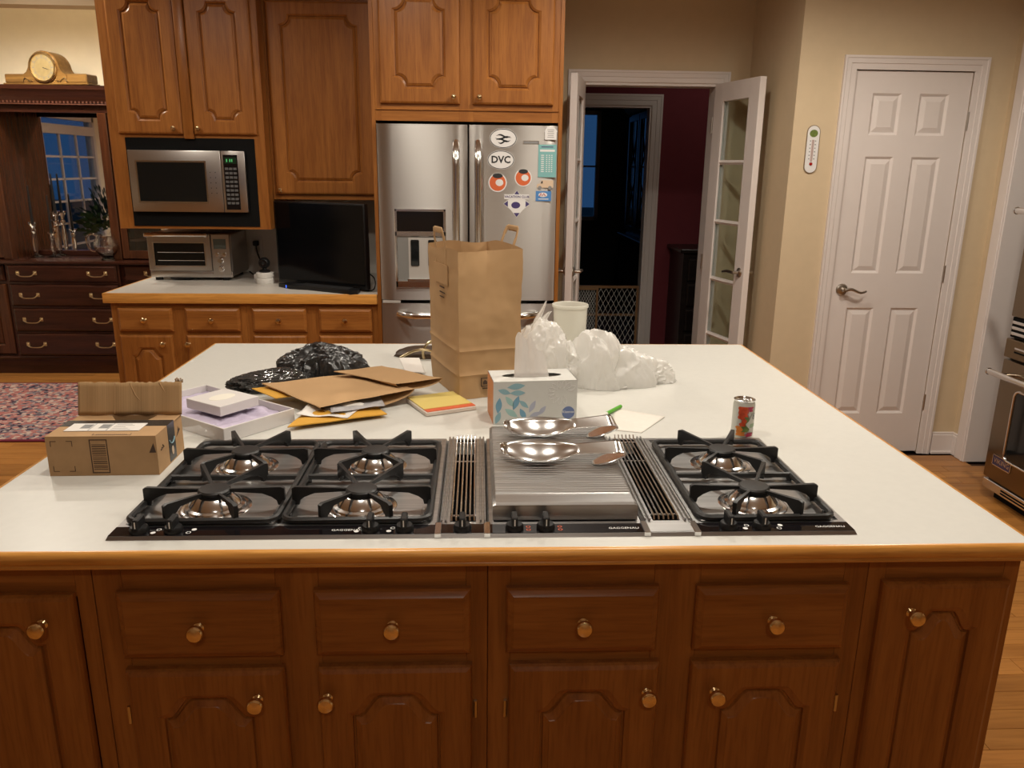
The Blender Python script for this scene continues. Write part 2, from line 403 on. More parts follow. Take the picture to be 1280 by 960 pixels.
# baseboard and casings
def board(name, boxes, m=None, parent=None, bev=.003):
    mb = MB()
    for a, b in boxes: mb.box(a, b, bev)
    o = mb.build(name, m or white, parent)
    if not parent: struct(o)
    return o
board('baseboard_pantry', [((2.573, YP-.014, 0), (XR, YP, .115)), ((2.573, YP-.024, 0), (XR, YP-.014, .018)), ((2.573, YP-.010, .115), (XR, YP, .128))])
board('baseboard_pantry_left', [((XC, YP-.014, 0), (1.82, YP, .115))])
board('baseboard_right', [((XR-.014, 4.11, 0), (XR, YP-.014, .115)), ((XR-.010, 4.11, .115), (XR, YP-.014, .128))])
def casing_profile(w, t=.018):
    # stepped colonial casing section (offset from the opening edge, thickness)
    return [(0, 0), (0, t*.55), (.006, t*.62), (w*.42, t*.62), (w*.46, t*.8), (w*.78, t*.85), (w*.84, t), (w, t), (w, 0)]
def casing_front(name, x0, x1, z1, y, w, parent=None, m=None):
    """three mitred pieces of casing around an opening in a wall that faces -Y"""
    pr = casing_profile(w); n = len(pr); m = m or white
    def run(pts):
        mb = MB(); vs = []
        for f in pts: vs += [f(o, t) for o, t in pr]
        fs = [(i, (i+1) % n, n+(i+1) % n, n+i) for i in range(n)]+[list(range(n))[::-1], list(range(n, 2*n))]
        return mb.add(vs, fs)
    A = run([lambda o, t: (x0-o, y-t, 0), lambda o, t: (x0-o, y-t, z1+o)])
    B = run([lambda o, t: (x0-o, y-t, z1+o), lambda o, t: (x1+o, y-t, z1+o)])
    D = run([lambda o, t: (x1+o, y-t, z1+o), lambda o, t: (x1+o, y-t, 0)])
    for k, mb in enumerate((A, B, D)):
        o = mb.build(name, m, parent, smooth=25)
        if not parent: struct(o)
casing_front('trim_pantry', PDX0+.004, PDX1-.004, PDZ-.004, YP, .066)
casing_front('trim_french', FDX0, FDX1, FDZ, YB, .066)
casing_front('trim_hall', HDX0, HDX1, HDZ, YH, .085)
board('trim_french_jamb', [((FDX0-.001, YB-.002, 0), (FDX0+.016, YB+.12, FDZ-.015)), ((FDX1-.016, YB-.002, 0), (FDX1+.001, YB+.12, FDZ-.015)), ((FDX0, YB-.002, FDZ-.016), (FDX1, YB+.12, FDZ+.001))], bev=0)
board('trim_hall_jamb', [((HDX0-.001, YH-.002, 0), (HDX0+.016, YH+.12, HDZ-.015)), ((HDX1-.016, YH-.002, 0), (HDX1+.001, YH+.12, HDZ-.015)), ((HDX0, YH-.002, HDZ-.016), (HDX1, YH+.12, HDZ+.001))], bev=0)
# white casing and jamb of the oven alcove
board('trim_alcove', [((XR-.018, 4.022, 0), (XR, 4.10, 2.6)), ((XR-.024, 4.022, 0), (XR-.017, 4.040, 2.6)), ((XR-.018, 4.012, 0), (3.25, 4.03, 2.6))])

# windows: blue dusk outside
def window_unit(name, axis, w0, w1, z0, z1, c, cols, rows, transom=None):
    """axis 'x': wall plane x=c (faces +X); axis 'y': wall plane y=c"""
    def pt(a, d, z): return (c+d, a, z) if axis == 'x' else (a, c+d, z)
    fr = MB(); t = .05
    for (a0, a1, b0, b1) in ((w0, w0+t, z0, z1), (w1-t, w1, z0, z1), (w0, w1, z0, z0+t), (w0, w1, z1-t, z1)):
        fr.box(pt(a0, -.06, b0), pt(a1, .0, b1))
    o = struct(fr.build(name, white, smooth=0))
    tz = z1-t
    if transom:
        MB().box(pt(w0+t, -.06, transom), pt(w1-t, .0, transom+.10)).build('transom_bar', white, o, smooth=0); tz = transom
    for k in range(1, cols):
        a = w0+t+(w1-w0-2*t)*k/cols
        MB().box(pt(a-.011, -.045, z0+t), pt(a+.011, -.02, tz)).build('glazing_bar', white, o, smooth=0)
    for k in range(1, rows):
        z = z0+t+(tz-z0-t)*k/rows
        MB().box(pt(w0+t, -.045, z-.011), pt(w1-t, -.02, z+.011)).build('glazing_bar', white, o, smooth=0)
    # panes, one for each light
    for i in range(cols):
        for j in range(rows):
            a0 = w0+t+(w1-w0-2*t)*i/cols; a1 = w0+t+(w1-w0-2*t)*(i+1)/cols
            b0 = z0+t+(tz-z0-t)*j/rows; b1 = z0+t+(tz-z0-t)*(j+1)/rows
            MB().box(pt(a0, -.034, b0), pt(a1, -.030, b1)).build('pane', glass, o, smooth=0)
    if transom: MB().box(pt(w0+t, -.034, transom+.10), pt(w1-t, -.030, z1-t)).build('pane', glass, o, smooth=0)
    return o
window_unit('window_1', 'x', WY0, WY1, WZ0, WZ1, -4.6, 3, 6, 1.85)
window_unit('window_2', 'y', .78, 1.55, .9, 2.25, 10.5, 2, 2)
window_unit('window_3', 'y', -1.9, -.5, .95, 2.1, -2.6, 2, 2)
# dark garden outside the dining window
bx('ground_outside', (-30, -30, -.4), (30, 40, -.3), mat('night_lawn', (.01, .02, .01, 1), .9, vary=(3, (1, 1, 1), .3)))['kind'] = 'structure'

# six panel pantry door
door = struct(MB().build('door_1', white)) if False else None
def panel_door():
    x0, x1, z0, z1, y, t = PDX0+.006, PDX1-.006, .012, PDZ-.008, YP+.004, .035
    rects = [(1.992, 2.142, 1.728, 1.930), (2.236, 2.388, 1.728, 1.930), (1.992, 2.142, 1.022, 1.622), (2.236, 2.388, 1.022, 1.622), (1.992, 2.142, .236, .835), (2.236, 2.388, .236, .835)]
    bm = bmesh.new()
    def loop(a, b, c, d, yy): 
        vs = [bm.verts.new(p) for p in ((a, yy, c), (b, yy, c), (b, yy, d), (a, yy, d))]; return vs
    def edges(vs):
        return [bm.edges.new((vs[i], vs[(i+1) % 4])) for i in range(4)]
    out = loop(x0, x1, z0, z1, y); E = edges(out)
    holes = []
    for r in rects:
        h = loop(*r, y); E += edges(h); holes.append(h)
    bmesh.ops.triangle_fill(bm, edges=E, use_beauty=True)
    back = loop(x0, x1, z0, z1, y+t)
    for i in range(4): bm.faces.new((out[i], out[(i+1) % 4], back[(i+1) % 4], back[i]))
    bm.faces.new(back)
    for h, r in zip(holes, rects):
        prev = h
        for ins, dy in ((.012, .009), (.016, .009)):
            nx = loop(r[0]+ins, r[1]-ins, r[2]+ins, r[3]-ins, y+dy)
            for i in range(4): bm.faces.new((prev[i], prev[(i+1) % 4], nx[(i+1) % 4], nx[i]))
            prev = nx
    mb = MB().addbm(bm)
    d = struct(mb.build('door_1', white, smooth=20))
    for r in rects:
        bm = bmesh.new(); prev = None
        for ins, dy in ((.014, .009), (.038, .0015)):
            vs = [bm.verts.new(p) for p in ((r[0]+ins, y+dy, r[2]+ins), (r[1]-ins, y+dy, r[2]+ins), (r[1]-ins, y+dy, r[3]-ins), (r[0]+ins, y+dy, r[3]-ins))]
            if prev:
                for i in range(4): bm.faces.new((prev[i], prev[(i+1) % 4], vs[(i+1) % 4], vs[i]))
            prev = vs
        bm.faces.new(prev)
        MB().addbm(bm).build('door_panel', white, d, smooth=0)
    # hinges
    for z in (1.80, 1.02, .305):
        MB().box((2.494, YP-.004, z-.045), (2.506, YP+.004, z+.045), .002).cyl((2.4985, YP-.006, z-.046), (2.4985, YP-.006, z+.046), .005).build('hinge', nickel, d)
    # lever handle
    lv = MB().lathe([(0, 0), (.032, 0), (.032, .004), (.026, .012), (.012, .016), (.011, .045), (0, .047)], (1.953, y, .934), (0, -1, 0), 24)
    pts = []
    for k in range(11):
        u = k/10; pts.append((1.953+.115*u, y-.043-.006*math.sin(u*PI), .934+.008*math.sin(u*PI*2)*1.0-.004*u))
    lv.tube(pts, [.0095-.004*(k/10) for k in range(11)], 10)
    lv.build('lever_handle', nickel, d)
    bx('door_stop', (PDX0-.001, YP+.02, 0), (PDX0+.008, YP+.115, PDZ), white, d)
panel_door()
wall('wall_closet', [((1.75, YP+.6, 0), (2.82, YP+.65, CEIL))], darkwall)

# french door leaves
def leaf(name, hinge, free, label_n, handle_side):
    hx, hy = hinge; fx, fy = free
    L = math.hypot(fx-hx, fy-hy); ang = math.atan2(fy-hy, fx-hx)
    o = bpy.data.objects.new(name, None)
    t = .038; z0, z1 = .012, 2.028
    st, rt_, rb = .088, .10, .22
    M = Matrix.Translation((hx, hy, 0)) @ Matrix.Rotation(ang, 4, 'Z')
    base = MB().box((0, -t/2, z0), (st, t/2, z1), .002).box((L-st, -t/2, z0), (L, t/2, z1), .002).box((st-.001, -t/2, z1-rt_), (L-st+.001, t/2, z1), .0).box((st-.001, -t/2, z0), (L-st+.001, t/2, z0+rb), .0)
    d = struct(base.xf(M).build(name, white, smooth=25))
    zb, zt = z0+rb, z1-rt_; n = 5
    for k in range(1, n):
        z = zb+(zt-zb)*k/n
        MB().prism([(-.015, z), (-.006, z-.013), (.006, z-.013), (.015, z), (.006, z+.013), (-.006, z+.013)], 'yz', st, L-st).xf(M).build('glazing_bar', white, d)
    for k in range(n):
        a = zb+(zt-zb)*k/n; b = zb+(zt-zb)*(k+1)/n
        MB().box((st-.004, -.002, a), (L-st+.004, .002, b)).xf(M).build('pane', glass, d, smooth=0)
    # glazing beads round the lights
    bd = MB()
    for s in (-1, 1):
        for xx in (st, L-st-.012): bd.box((xx, s*.019, zb), (xx+.012, s*.008, zt))
    bd.xf(M).build('glazing_bead', white, d, smooth=0)
    for s in (-1, 1):
        hb = MB().lathe([(0, 0), (.027, 0), (.027, .004), (.020, .010), (.010, .014), (.009, .045), (0, .046)], (L-.045, s*t/2, .985), (0, s, 0), 20)
        hb.tube([(L-.045, s*(t/2+.042), .985), (L-.085, s*(t/2+.046), .988), (L-.125, s*(t/2+.044), .985), (L-.155, s*(t/2+.044), .978)], [.009, .0085, .0075, .006], 10)
        hb.xf(M).build('lever_handle', nickel, d)
    for z in (.25, 1.0, 1.8):
        MB().cyl((-.006, -t/2-.003, z-.045), (-.006, -t/2-.003, z+.045), .006).xf(M).build('hinge', nickel, d)
    return d
leaf('door_2', (1.404, 4.875), (1.512, 4.415), 'r', 1)
leaf('door_3', (.606, 4.875), (.503, 4.415), 'l', 1)

# recessed ceiling lights and the added fill
ringm = mat('white_trim_ring', (.75, .72, .68, 1), .5)
lens = emit('lit_lens', (1, .86, .66, 1), 9)
for i, (x, y, w, lab) in enumerate(DOWNLIGHTS):
    r = thing('recessed_and_fill_light', lab, 'ceiling light', (x, y, CEIL))
    MB().lathe([(.062, -.004), (.09, -.006), (.095, 0), (.062, 0), (.062, -.004)], (x, y, CEIL), n=32).build('trim_ring', ringm, r)
    MB().lathe([(0, -.001), (.062, -.0015), (.062, 0), (0, 0)], (x, y, CEIL), n=32).build('lens', lens, r)
    ld = bpy.data.lights.new('bulb', 'SPOT'); ld.energy = w; ld.color = WARM; ld.spot_size = math.radians(165); ld.spot_blend = 0.5; ld.shadow_soft_size = .06
    lo = bpy.data.objects.new('bulb', ld); C.objects.link(lo); lo.parent = r; lo.location = (0, 0, -.03)
# the hall lamp built above is an added dim fill
# ================================================================ cabinet joinery
class Outline(list): pass
def outline(x0, x1, z0, z1, rt=0.0, rb=0.0, arch=0.0, rtx=None, ess=False):
    """panel outline with scooped corners, counter-clockwise seen from the front"""
    P = []; e = .006; n = 6
    def scoop(cx, cz, rx, rz, a0, a1):
        for k in range(n+1):
            a = math.radians(a0+(a1-a0)*k/n); P.append((cx+rx*math.cos(a), cz+rz*math.sin(a)))
    if rb:
        scoop(x0, z0, rb, rb, 90, 0); scoop(x1, z0, rb, rb, 180, 90)
    else: P += [(x0, z0), (x1, z0)]
    rx = rtx or rt
    if ess:   # ogee shoulders up to a flat head
        for k in range(11): t = k/10; P.append((x1-.006-rx*t if k else x1, z1-rt*(.5+.5*math.cos(PI*t))))
        for k in range(10, -1, -1): t = k/10; P.append((x0+.006+rx*t if k else x0, z1-rt*(.5+.5*math.cos(PI*t))))
    elif rt:
        scoop(x1, z1, rx, rt, 270, 180)
        if arch:
            for k in range(1, 6):
                u = k/6; P.append(((x1-rx)*(1-u)+(x0+rx)*u, z1+arch*math.sin(PI*u)))
        scoop(x0, z1, rx, rt, 0, -90)
    else: P += [(x1, z1), (x0, z1)]
    P = Outline(P)
    P.ins = lambda d: outline(x0+d, x1-d, z0+d, z1-d, rt-.3*d if rt and not ess else rt, rb-.3*d if rb else rb, arch, rtx, ess)
    return P
def inset(P, d): return P.ins(d)
def knob(parent, x, y, z, r=.0155, m=None):
    mb = MB().lathe([(0, 0), (r*.62, 0), (r*.62, .002), (r*.42, .005), (r*.36, .011), (r*.62, .014), (r*.95, .017), (r, .021), (r*.97, .024), (r*.8, .027), (r*.35, .0285), (0, .029)], (x, y, z), (0, -1, 0), 20)
    return mb.build('knob', m or brass, parent)
def cab_door(parent, x0, x1, z0, z1, yf, outl, kn=None, th=.02, kr=.0155, m=None):
    """raised panel door facing -Y: slab with routed outline, panel and knob as its pieces"""
    m = m or oak_z; y = yf-th; bm = bmesh.new()
    def ring(P, yy): return [bm.verts.new((p[0], yy, p[1])) for p in P]
    def bridge(A, B):
        n = len(A)
        for i in range(n): bm.faces.new((A[i], A[(i+1) % n], B[(i+1) % n], B[i]))
    rc = lambda i: [(x0+i, z0+i), (x1-i, z0+i), (x1-i, z1-i), (x0+i, z1-i)]
    b0 = ring(rc(0), yf); b1 = ring(rc(0), y+.009); b2 = ring(rc(.003), y+.004); b3 = ring(rc(.010), y)
    bm.faces.new(b0); bridge(b0, b1); bridge(b1, b2); bridge(b2, b3)
    # front face: one quad per outline point, partners spread over the outer rectangle
    n = len(outl); cx, cz = (x0+x1)/2, (z0+z1)/2; xa, xb, za, zb = x0+.010, x1-.010, z0+.010, z1-.010
    outer = []
    for px, pz in outl:
        dx, dz = px-cx, pz-cz
        k = min((xb-cx)/abs(dx) if abs(dx) > 1e-6 else 1e9, (zb-cz)/abs(dz) if abs(dz) > 1e-6 else 1e9)
        outer.append([cx+dx*k, cz+dz*k])
    for c in ((xa, za), (xb, za), (xb, zb), (xa, zb)):
        i = min(range(n), key=lambda q: (outer[q][0]-c[0])**2+(outer[q][1]-c[1])**2); outer[i] = list(c)
    oo = ring(outer, y); o0 = ring(outl, y); bridge(oo, o0)
    o1 = ring(inset(outl, .003), y+.0025); o2 = ring(inset(outl, .009), y+.006); o3 = ring(inset(outl, .0105), y+.0115); o4 = ring(inset(outl, .015), y+.012); bridge(o3, o4)
    bridge(o0, o1); bridge(o1, o2); bridge(o2, o3)
    d = MB().addbm(bm).build('door', m, parent, smooth=14)
    bm = bmesh.new()
    p0 = ring(inset(outl, .0125), y+.0119); p1 = ring(inset(outl, .0145), y+.0075); p2 = ring(inset(outl, .024), y+.0022); p3 = ring(inset(outl, .0255), y+.0006)
    bridge(p0, p1); bridge(p1, p2); bridge(p2, p3)
    bm.faces.new(p3)
    MB().addbm(bm).build('raised_panel', m, d, smooth=14)
    if kn: knob(d, kn[0], y, kn[1], kr)
    return d
def cab_drawer(parent, x0, x1, z0, z1, yf, kn=True, th=.02, m=None, kr=.0155):
    m = m or oak_x; y = yf-th; bm = bmesh.new()
    def ring(i, yy): return [bm.verts.new(p) for p in ((x0+i, yy, z0+i), (x1-i, yy, z0+i), (x1-i, yy, z1-i), (x0+i, yy, z1-i))]
    R = [ring(0, yf), ring(0, y+.010), ring(.003, y+.006), ring(.009, y+.003), ring(.013, y)]
    bm.faces.new(R[0])
    for A, B in zip(R, R[1:]):
        for i in range(4): bm.faces.new((A[i], A[(i+1) % 4], B[(i+1) % 4], B[i]))
    bm.faces.new(R[-1])
    d = MB().addbm(bm).build('drawer', m, parent, smooth=20)
    if kn: knob(d, (x0+x1)/2, y, (z0+z1)/2, kr)
    return d
def face_frame(parent, x0, x1, z0, z1, yf, stiles, rails, t=.019):
    """stiles: (xa, xb) uprights; rails: (xa, xb, za, zb)"""
    for a, b in stiles: bx('stile', (a, yf, z0), (b, yf+t, z1), oak_z, parent, bev=.0008)
    for a, b, c, d in rails: bx('rail', (a, yf+.0006, c), (b, yf+t, d), oak_x, parent, bev=.0008)
def carcass(parent, x0, x1, y0, y1, z0, z1, name='case'):
    t = .018
    mb = MB().box((x0, y0, z0), (x0+t, y1, z1)).box((x1-t, y0, z0), (x1, y1, z1)).box((x0+t, y1-.008, z0), (x1-t, y1, z1)).box((x0+t, y0, z0), (x1-t, y1-.008, z0+t))
    return mb.build(name, oak_z, parent, smooth=0)

# ---------------------------------------------------------------- island
IX0, IX1, IY0, IY1, CT = -.967, .995, 1.228, 2.880, .914
YF = 1.262                                           # face frame plane
def arch_out(x0, x1, z0, z1, s=.052, top=.05):
    w = x1-x0
    return outline(x0+s, x1-s, z0+s, z1-top, .042 if w > .26 else .040, 0, 0, rtx=(w-2*s)*.25, ess=True)
# left end cabinet
u = thing('island_cabinet', 'dark oak island cabinet with one tall arched door under the cardboard box', 'cabinet', (-.815, 1.5, 0), group='island base cabinets')
carcass(u, -.957, -.668, YF+.019, 1.86, .10, .883)
face_frame(u, -.957, -.668, .10, .883, YF, [(-.957, -.935), (-.697, -.6685)], [(-.935, -.697, .815, .883), (-.935, -.697, .10, .13)])
cab_door(u, -.945, -.6985, .135, .826, YF, arch_out(-.945, -.6985, .135, .826), (-.751, .775))
bx('toe_kick', (-.957, YF+.07, 0), (-.668, YF+.085, .10), oak_x, u)
bx('end_panel', (-.9575, YF+.085, 0), (-.94, 1.86, .10), oak_z, u)
def pair_unit(label, x0, x1, dr, do, kn):
    u = thing('island_cabinet', label, 'cabinet', ((x0+x1)/2, 1.5, 0), group='island base cabinets')
    carcass(u, x0, x1, YF+.019, 1.86, .10, .883)
    (a0, a1), (b0, b1) = dr
    face_frame(u, x0, x1, .10, .883, YF, [(x0, a0+.008), (a1-.008, b0+.008), (b1-.008, x1)],
        [(a0+.008, a1-.008, .820, .883), (b0+.008, b1-.008, .820, .883), (a0+.008, a1-.008, .664, .710), (b0+.008, b1-.008, .664, .710), (a0+.008, a1-.008, .10, .13), (b0+.008, b1-.008, .10, .13)])
    for a, b in dr: cab_drawer(u, a, b, .700, .829, YF)
    for (a, b), k in zip(do, kn): cab_door(u, a, b, .135, .676, YF, arch_out(a, b, .135, .676, .05), (k, .618))
    bx('toe_kick', (x0, YF+.07, 0), (x1, YF+.085, .10), oak_x, u)
    for x in (do[0][0]-.006, do[1][1]+.006):
        MB().cyl((x, YF-.004, .595), (x, YF-.004, .56), .0035, n=8).build('hinge_pin', brassd, u)
    return u
pair_unit('dark oak island cabinet of two drawers and two arched doors below the four-burner cooktop', -.667, .0165, [(-.626, -.347), (-.288, -.013)], [(-.626, -.347), (-.288, -.011)], (-.395, -.271))
pair_unit('dark oak island cabinet of two drawers and two arched doors below the ribbed griddle cover', .0175, .703, [(.050, .323), (.390, .668)], [(.056, .331), (.390, .668)], (.309, .435))
u = thing('island_cabinet', 'dark oak island cabinet with one tall arched door at the end towards the oven', 'cabinet', (.845, 1.5, 0), group='island base cabinets')
carcass(u, .704, .984, YF+.019, 1.86, .10, .883)
face_frame(u, .704, .984, .10, .883, YF, [(.704, .736), (.955, .984)], [(.736, .955, .815, .883), (.736, .955, .10, .13)])
cab_door(u, .728, .963, .135, .834, YF, arch_out(.728, .963, .135, .834), (.782, .777))
bx('toe_kick', (.704, YF+.07, 0), (.984, YF+.085, .10), oak_x, u)
bx('end_panel', (.968, YF+.085, 0), (.9845, 1.86, .10), oak_z, u)
# back half of the island, panelled
u = thing('island_cabinet', 'oak panelled rear half of the island facing the refrigerator', 'cabinet', (0, 2.3, 0), group='island base cabinets')
carcass(u, -.957, .984, 1.862, 2.85, .0, .883, 'panelled_case')
# worktop with the cooktop cut-out
CX0, CX1, CY0, CY1 = -.632, .670, 1.336, 1.778
wt = thing('island_worktop', 'cream laminate island worktop with oak edging', 'worktop', (0, 2.05, .8845))
mb = MB(); e = .012
for a, b in (((IX0+e, IY0+e, .8845), (IX1-e, CY0, CT)), ((IX0+e, CY1, .8845), (IX1-e, IY1-e, CT)), ((IX0+e, CY0, .8845), (CX0, CY1, CT)), ((CX1, CY0, .8845), (IX1-e, CY1, CT))): mb.box(a, b)
mb.build('laminate_top', laminate, wt, smooth=0)
def edging(name, p0, p1, nrm, m):
    # section: (outward, z)
    pr = [(0, .8845), (.0105, .8845), (.0125, .886), (.0125, .8885), (.0105, .890), (.0100, .8915), (.012, .8935), (.014, .8975), (.014, .904), (.0115, .9100), (.007, .9135), (0, .9142)]
    p0, p1, nrm = Vector(p0), Vector(p1), Vector(nrm); t = (p1-p0).normalized()
    vs = []
    for o, z in pr: vs.append(p0+nrm*o-t*o+Vector((0, 0, z)))
    for o, z in pr: vs.append(p1+nrm*o+t*o+Vector((0, 0, z)))
    n = len(pr)
    return MB().add(vs, [(i, (i+1) % n, n+(i+1) % n, n+i) for i in range(n)]+[list(range(n))[::-1], list(range(n, 2*n))]).build(name, m, wt, smooth=50)
edging('edge_trim', (IX0+e, IY0+e, 0), (IX1-e, IY0+e, 0), (0, -1, 0), edge_x)
edging('edge_trim', (IX0+e, IY1-e, 0), (IX1-e, IY1-e, 0), (0, 1, 0), edge_x)
edging('edge_trim', (IX0+e, IY0+e, 0), (IX0+e, IY1-e, 0), (-1, 0, 0), edge_y)
edging('edge_trim', (IX1-e, IY0+e, 0), (IX1-e, IY1-e, 0), (1, 0, 0), edge_y)

# ---------------------------------------------------------------- back run: base cabinets and counter
YF2 = 4.060
def base_pair(label, x0, x1, dr, do, kn, zs):
    u = thing('base_cabinet', label, 'cabinet', ((x0+x1)/2, 4.4, 0), group='base cabinets on the back wall')
    carcass(u, x0, x1, YF2+.019, YB-.005, .10, .864)
    (a0, a1), (b0, b1) = dr; q = .008
    face_frame(u, x0, x1, .10, .864, YF2, [(x0, a0+q), (a1-q, b0+q), (b1-q, x1)],
        [(a0+q, a1-q, .832, .864), (b0+q, b1-q, .832, .864), (a0+q, a1-q, .690, .730), (b0+q, b1-q, .690, .730), (a0+q, a1-q, .10, .13), (b0+q, b1-q, .10, .13)])
    for a, b in dr: cab_drawer(u, a, b, .716, .838, YF2)
    for (a, b), k in zip(do, kn): cab_door(u, a, b, .135, .698, YF2, arch_out(a, b, .135, .698, .055, .062), (k, .653))
    bx('toe_kick', (x0, YF2+.07, 0), (x1, YF2+.085, .10), oak_x, u)
    return u
base_pair('honey oak base cabinet with two drawers under the toaster oven', -1.862, -1.186, [(-1.828, -1.555), (-1.492, -1.216)], [(-1.830, -1.562), (-1.494, -1.214)], (-1.608, -1.483), 0)
base_pair('honey oak base cabinet with two drawers under the black monitor', -1.185, -.514, [(-1.154, -.880), (-.817, -.546)], [(-1.154, -.882), (-.820, -.546)], (-.925, -.778), 0)
ct = thing('counter_top', 'grey-cream laminate counter with square oak edge along the back wall', 'worktop', (-1.2, 4.45, .874))
bx('laminate_top', (-1.874, 4.044, .874), (-.5135, YB-.002, CT), laminate_g, ct)
bx('edge_trim', (-1.886, 4.030, .864), (-.5135, 4.044, .9145), edge_x, ct, bev=.003, seg=2)
bx('edge_trim', (-1.886, 4.0442, .864), (-1.874, YB-.002, .9145), edge_y, ct, bev=.003, seg=2)
struct(bx('trim_backsplash', (-1.874, YB-.012, CT), (-.5135, YB-.0005, 1.38), mat('backsplash_lit_tone', (.72, .69, .63, 1), .45, vary=(120, (1, 1, 1), .03))))  # colour made paler than the counter to stand in for light falling here

# ---------------------------------------------------------------- wall cabinets
TOPZ = 2.50
# microwave cabinet
MF = 4.30
mc = thing('wall_cabinet', 'oak wall cabinet with two narrow doors above the built-in microwave', 'cabinet', (-1.485, 4.6, 1.215))
X0, X1 = -1.872, -1.094
mb = MB().box((X0, MF+.019, 1.215), (X0+.018, YB-.001, TOPZ)).box((X1-.018, MF+.019, 1.215), (X1, YB-.001, TOPZ)).box((X0+.018, MF+.019, 1.215), (X1-.018, YB-.001, 1.232)).box((X0+.018, MF+.019, 1.68), (X1-.018, YB-.001, 1.698)).box((X0+.018, MF+.019, TOPZ-.018), (X1-.018, YB-.001, TOPZ))
mb.build('case', oak_z, mc, smooth=0)
face_frame(mc, X0, X1, 1.215, TOPZ, MF, [(X0, -1.797), (-1.148, X1)], [(-1.797, -1.148, 1.215, 1.2295), (-1.797, -1.148, 1.672, 1.70), (-1.797, -1.148, 2.355, TOPZ)])
bx('stile', (-1.505, MF, 1.70), (-1.435, MF+.019, 2.355), oak_z, mc)
bx('stile', (-1.495, MF-.022, 1.667), (-1.445, MF, 2.41), oak_z, mc, bev=.005, seg=2)
for a, b, k in ((-1.822, -1.497, -1.538), (-1.443, -1.127, -1.416)):
    cab_door(mc, a, b, 1.690, 2.375, MF, outline(a+.062, b-.062, 1.690+.062, 2.375-.062, .045, .045), (k, 1.718), kr=.013)
# single door cabinet over the monitor
rc_ = thing('wall_cabinet', 'oak wall cabinet with one wide scooped-corner door above the black monitor', 'cabinet', (-.81, 4.65, 1.367))
RF = 4.405; X0, X1 = -1.0935, -.5125
mb = MB().box((X0, RF+.019, 1.367), (X0+.018, YB-.001, TOPZ)).box((X1-.018, RF+.019, 1.367), (X1, YB-.001, TOPZ)).box((X0+.018, RF+.019, 1.367), (X1-.018, YB-.001, 1.385)).box((X0+.018, RF+.019, TOPZ-.018), (X1-.018, YB-.001, TOPZ))
mb.build('case', oak_z, rc_, smooth=0)
face_frame(rc_, X0, X1, 1.367, TOPZ, RF, [(X0, -1.068), (-.55, X1)], [(-1.068, -.55, 1.367, 1.40), (-1.068, -.55, 2.33, TOPZ)])
cab_door(rc_, -1.077, -.528, 1.394, 2.343, RF, outline(-1.015, -.614, 1.456, 2.283, .05, .05), (-1.049, 1.416), kr=.013)
# refrigerator surround and cabinet
fc = thing('fridge_cabinet', 'oak cabinet with two scooped-corner doors and side panels around the refrigerator', 'cabinet', (-.05, 4.4, 0))
FF = 4.03; X0, X1 = -.5115, .408
bx('side_panel', (X0, FF, 0), (X0+.019, YB-.001, TOPZ), oak_z, fc, bev=.001)
bx('side_panel', (X1-.019, FF, 0), (X1, YB-.001, TOPZ), oak_z, fc, bev=.001)
MB().box((X0+.019, FF+.019, 1.77), (X1-.019, YB-.001, 1.79)).box((X0+.019, FF+.019, TOPZ-.02), (X1-.019, YB-.001, TOPZ)).box((X0+.019, YB-.01, 1.79), (X1-.019, YB-.001, TOPZ-.02)).build('case', oak_x, fc, smooth=0)
face_frame(fc, X0, X1, 1.757, TOPZ, FF, [(X0+.0195, -.462), (-.093, -.022), (.357, X1-.0195)], [(-.4925, .3885, 1.757, 1.845), (-.462, -.093, 2.35, TOPZ), (-.022, .357, 2.35, TOPZ)])
bx('moulding', (X0+.0195, FF-.006, 1.806), (X1-.0195, FF+.0005, 1.813), oak_x, fc, bev=.002)
for a, b, k in ((-.467, -.088, -.117), (-.027, .361, .005)):
    cab_door(fc, a, b, 1.835, 2.370, FF, outline(a+.066, b-.066, 1.835+.066, 2.370-.066, .052, .052), (k, 1.867), kr=.0135)
# ================================================================ refrigerator
fr = thing('refrigerator', 'stainless steel french-door refrigerator with water dispenser and magnets', 'refrigerator', (-.05, 4.35, 0))
FX0, FX1 = -.488, .385; fy = 4.0
sgrey = mat('fridge_side_grey', (.09, .09, .09, 1), .5)
bx('body', (FX0+.006, fy+.075, .03), (FX1-.006, 4.80, 1.735), sgrey, fr, bev=.004)
def fdoor(name, x0, x1, z0, z1, bow=.004):
    # slightly bowed steel front
    mb = MB(); n = 12; vs = []; 
    poly = [(x0, fy+.07)]
    for k in range(n+1):
        u = k/n; poly.append((x0+(x1-x0)*u, fy+.004-bow*math.sin(PI*u)**.6 if 0 < u < 1 else fy+.010))
    poly.append((x1, fy+.07))
    mb.prism(poly, 'xy', z0, z1)
    return mb.build(name, steel_f, fr, smooth=30)
dl = fdoor('door', FX0, -.052, .893, 1.742); dr_ = fdoor('door', -.043, FX1, .893, 1.742)
fd1 = fdoor('freezer_drawer', FX0, FX1, .640, .876); fd2 = fdoor('freezer_drawer', FX0, FX1, .10, .628)
bx('kick_grille', (FX0+.01, fy+.05, .01), (FX1-.01, fy+.09, .092), blackpl, fr)
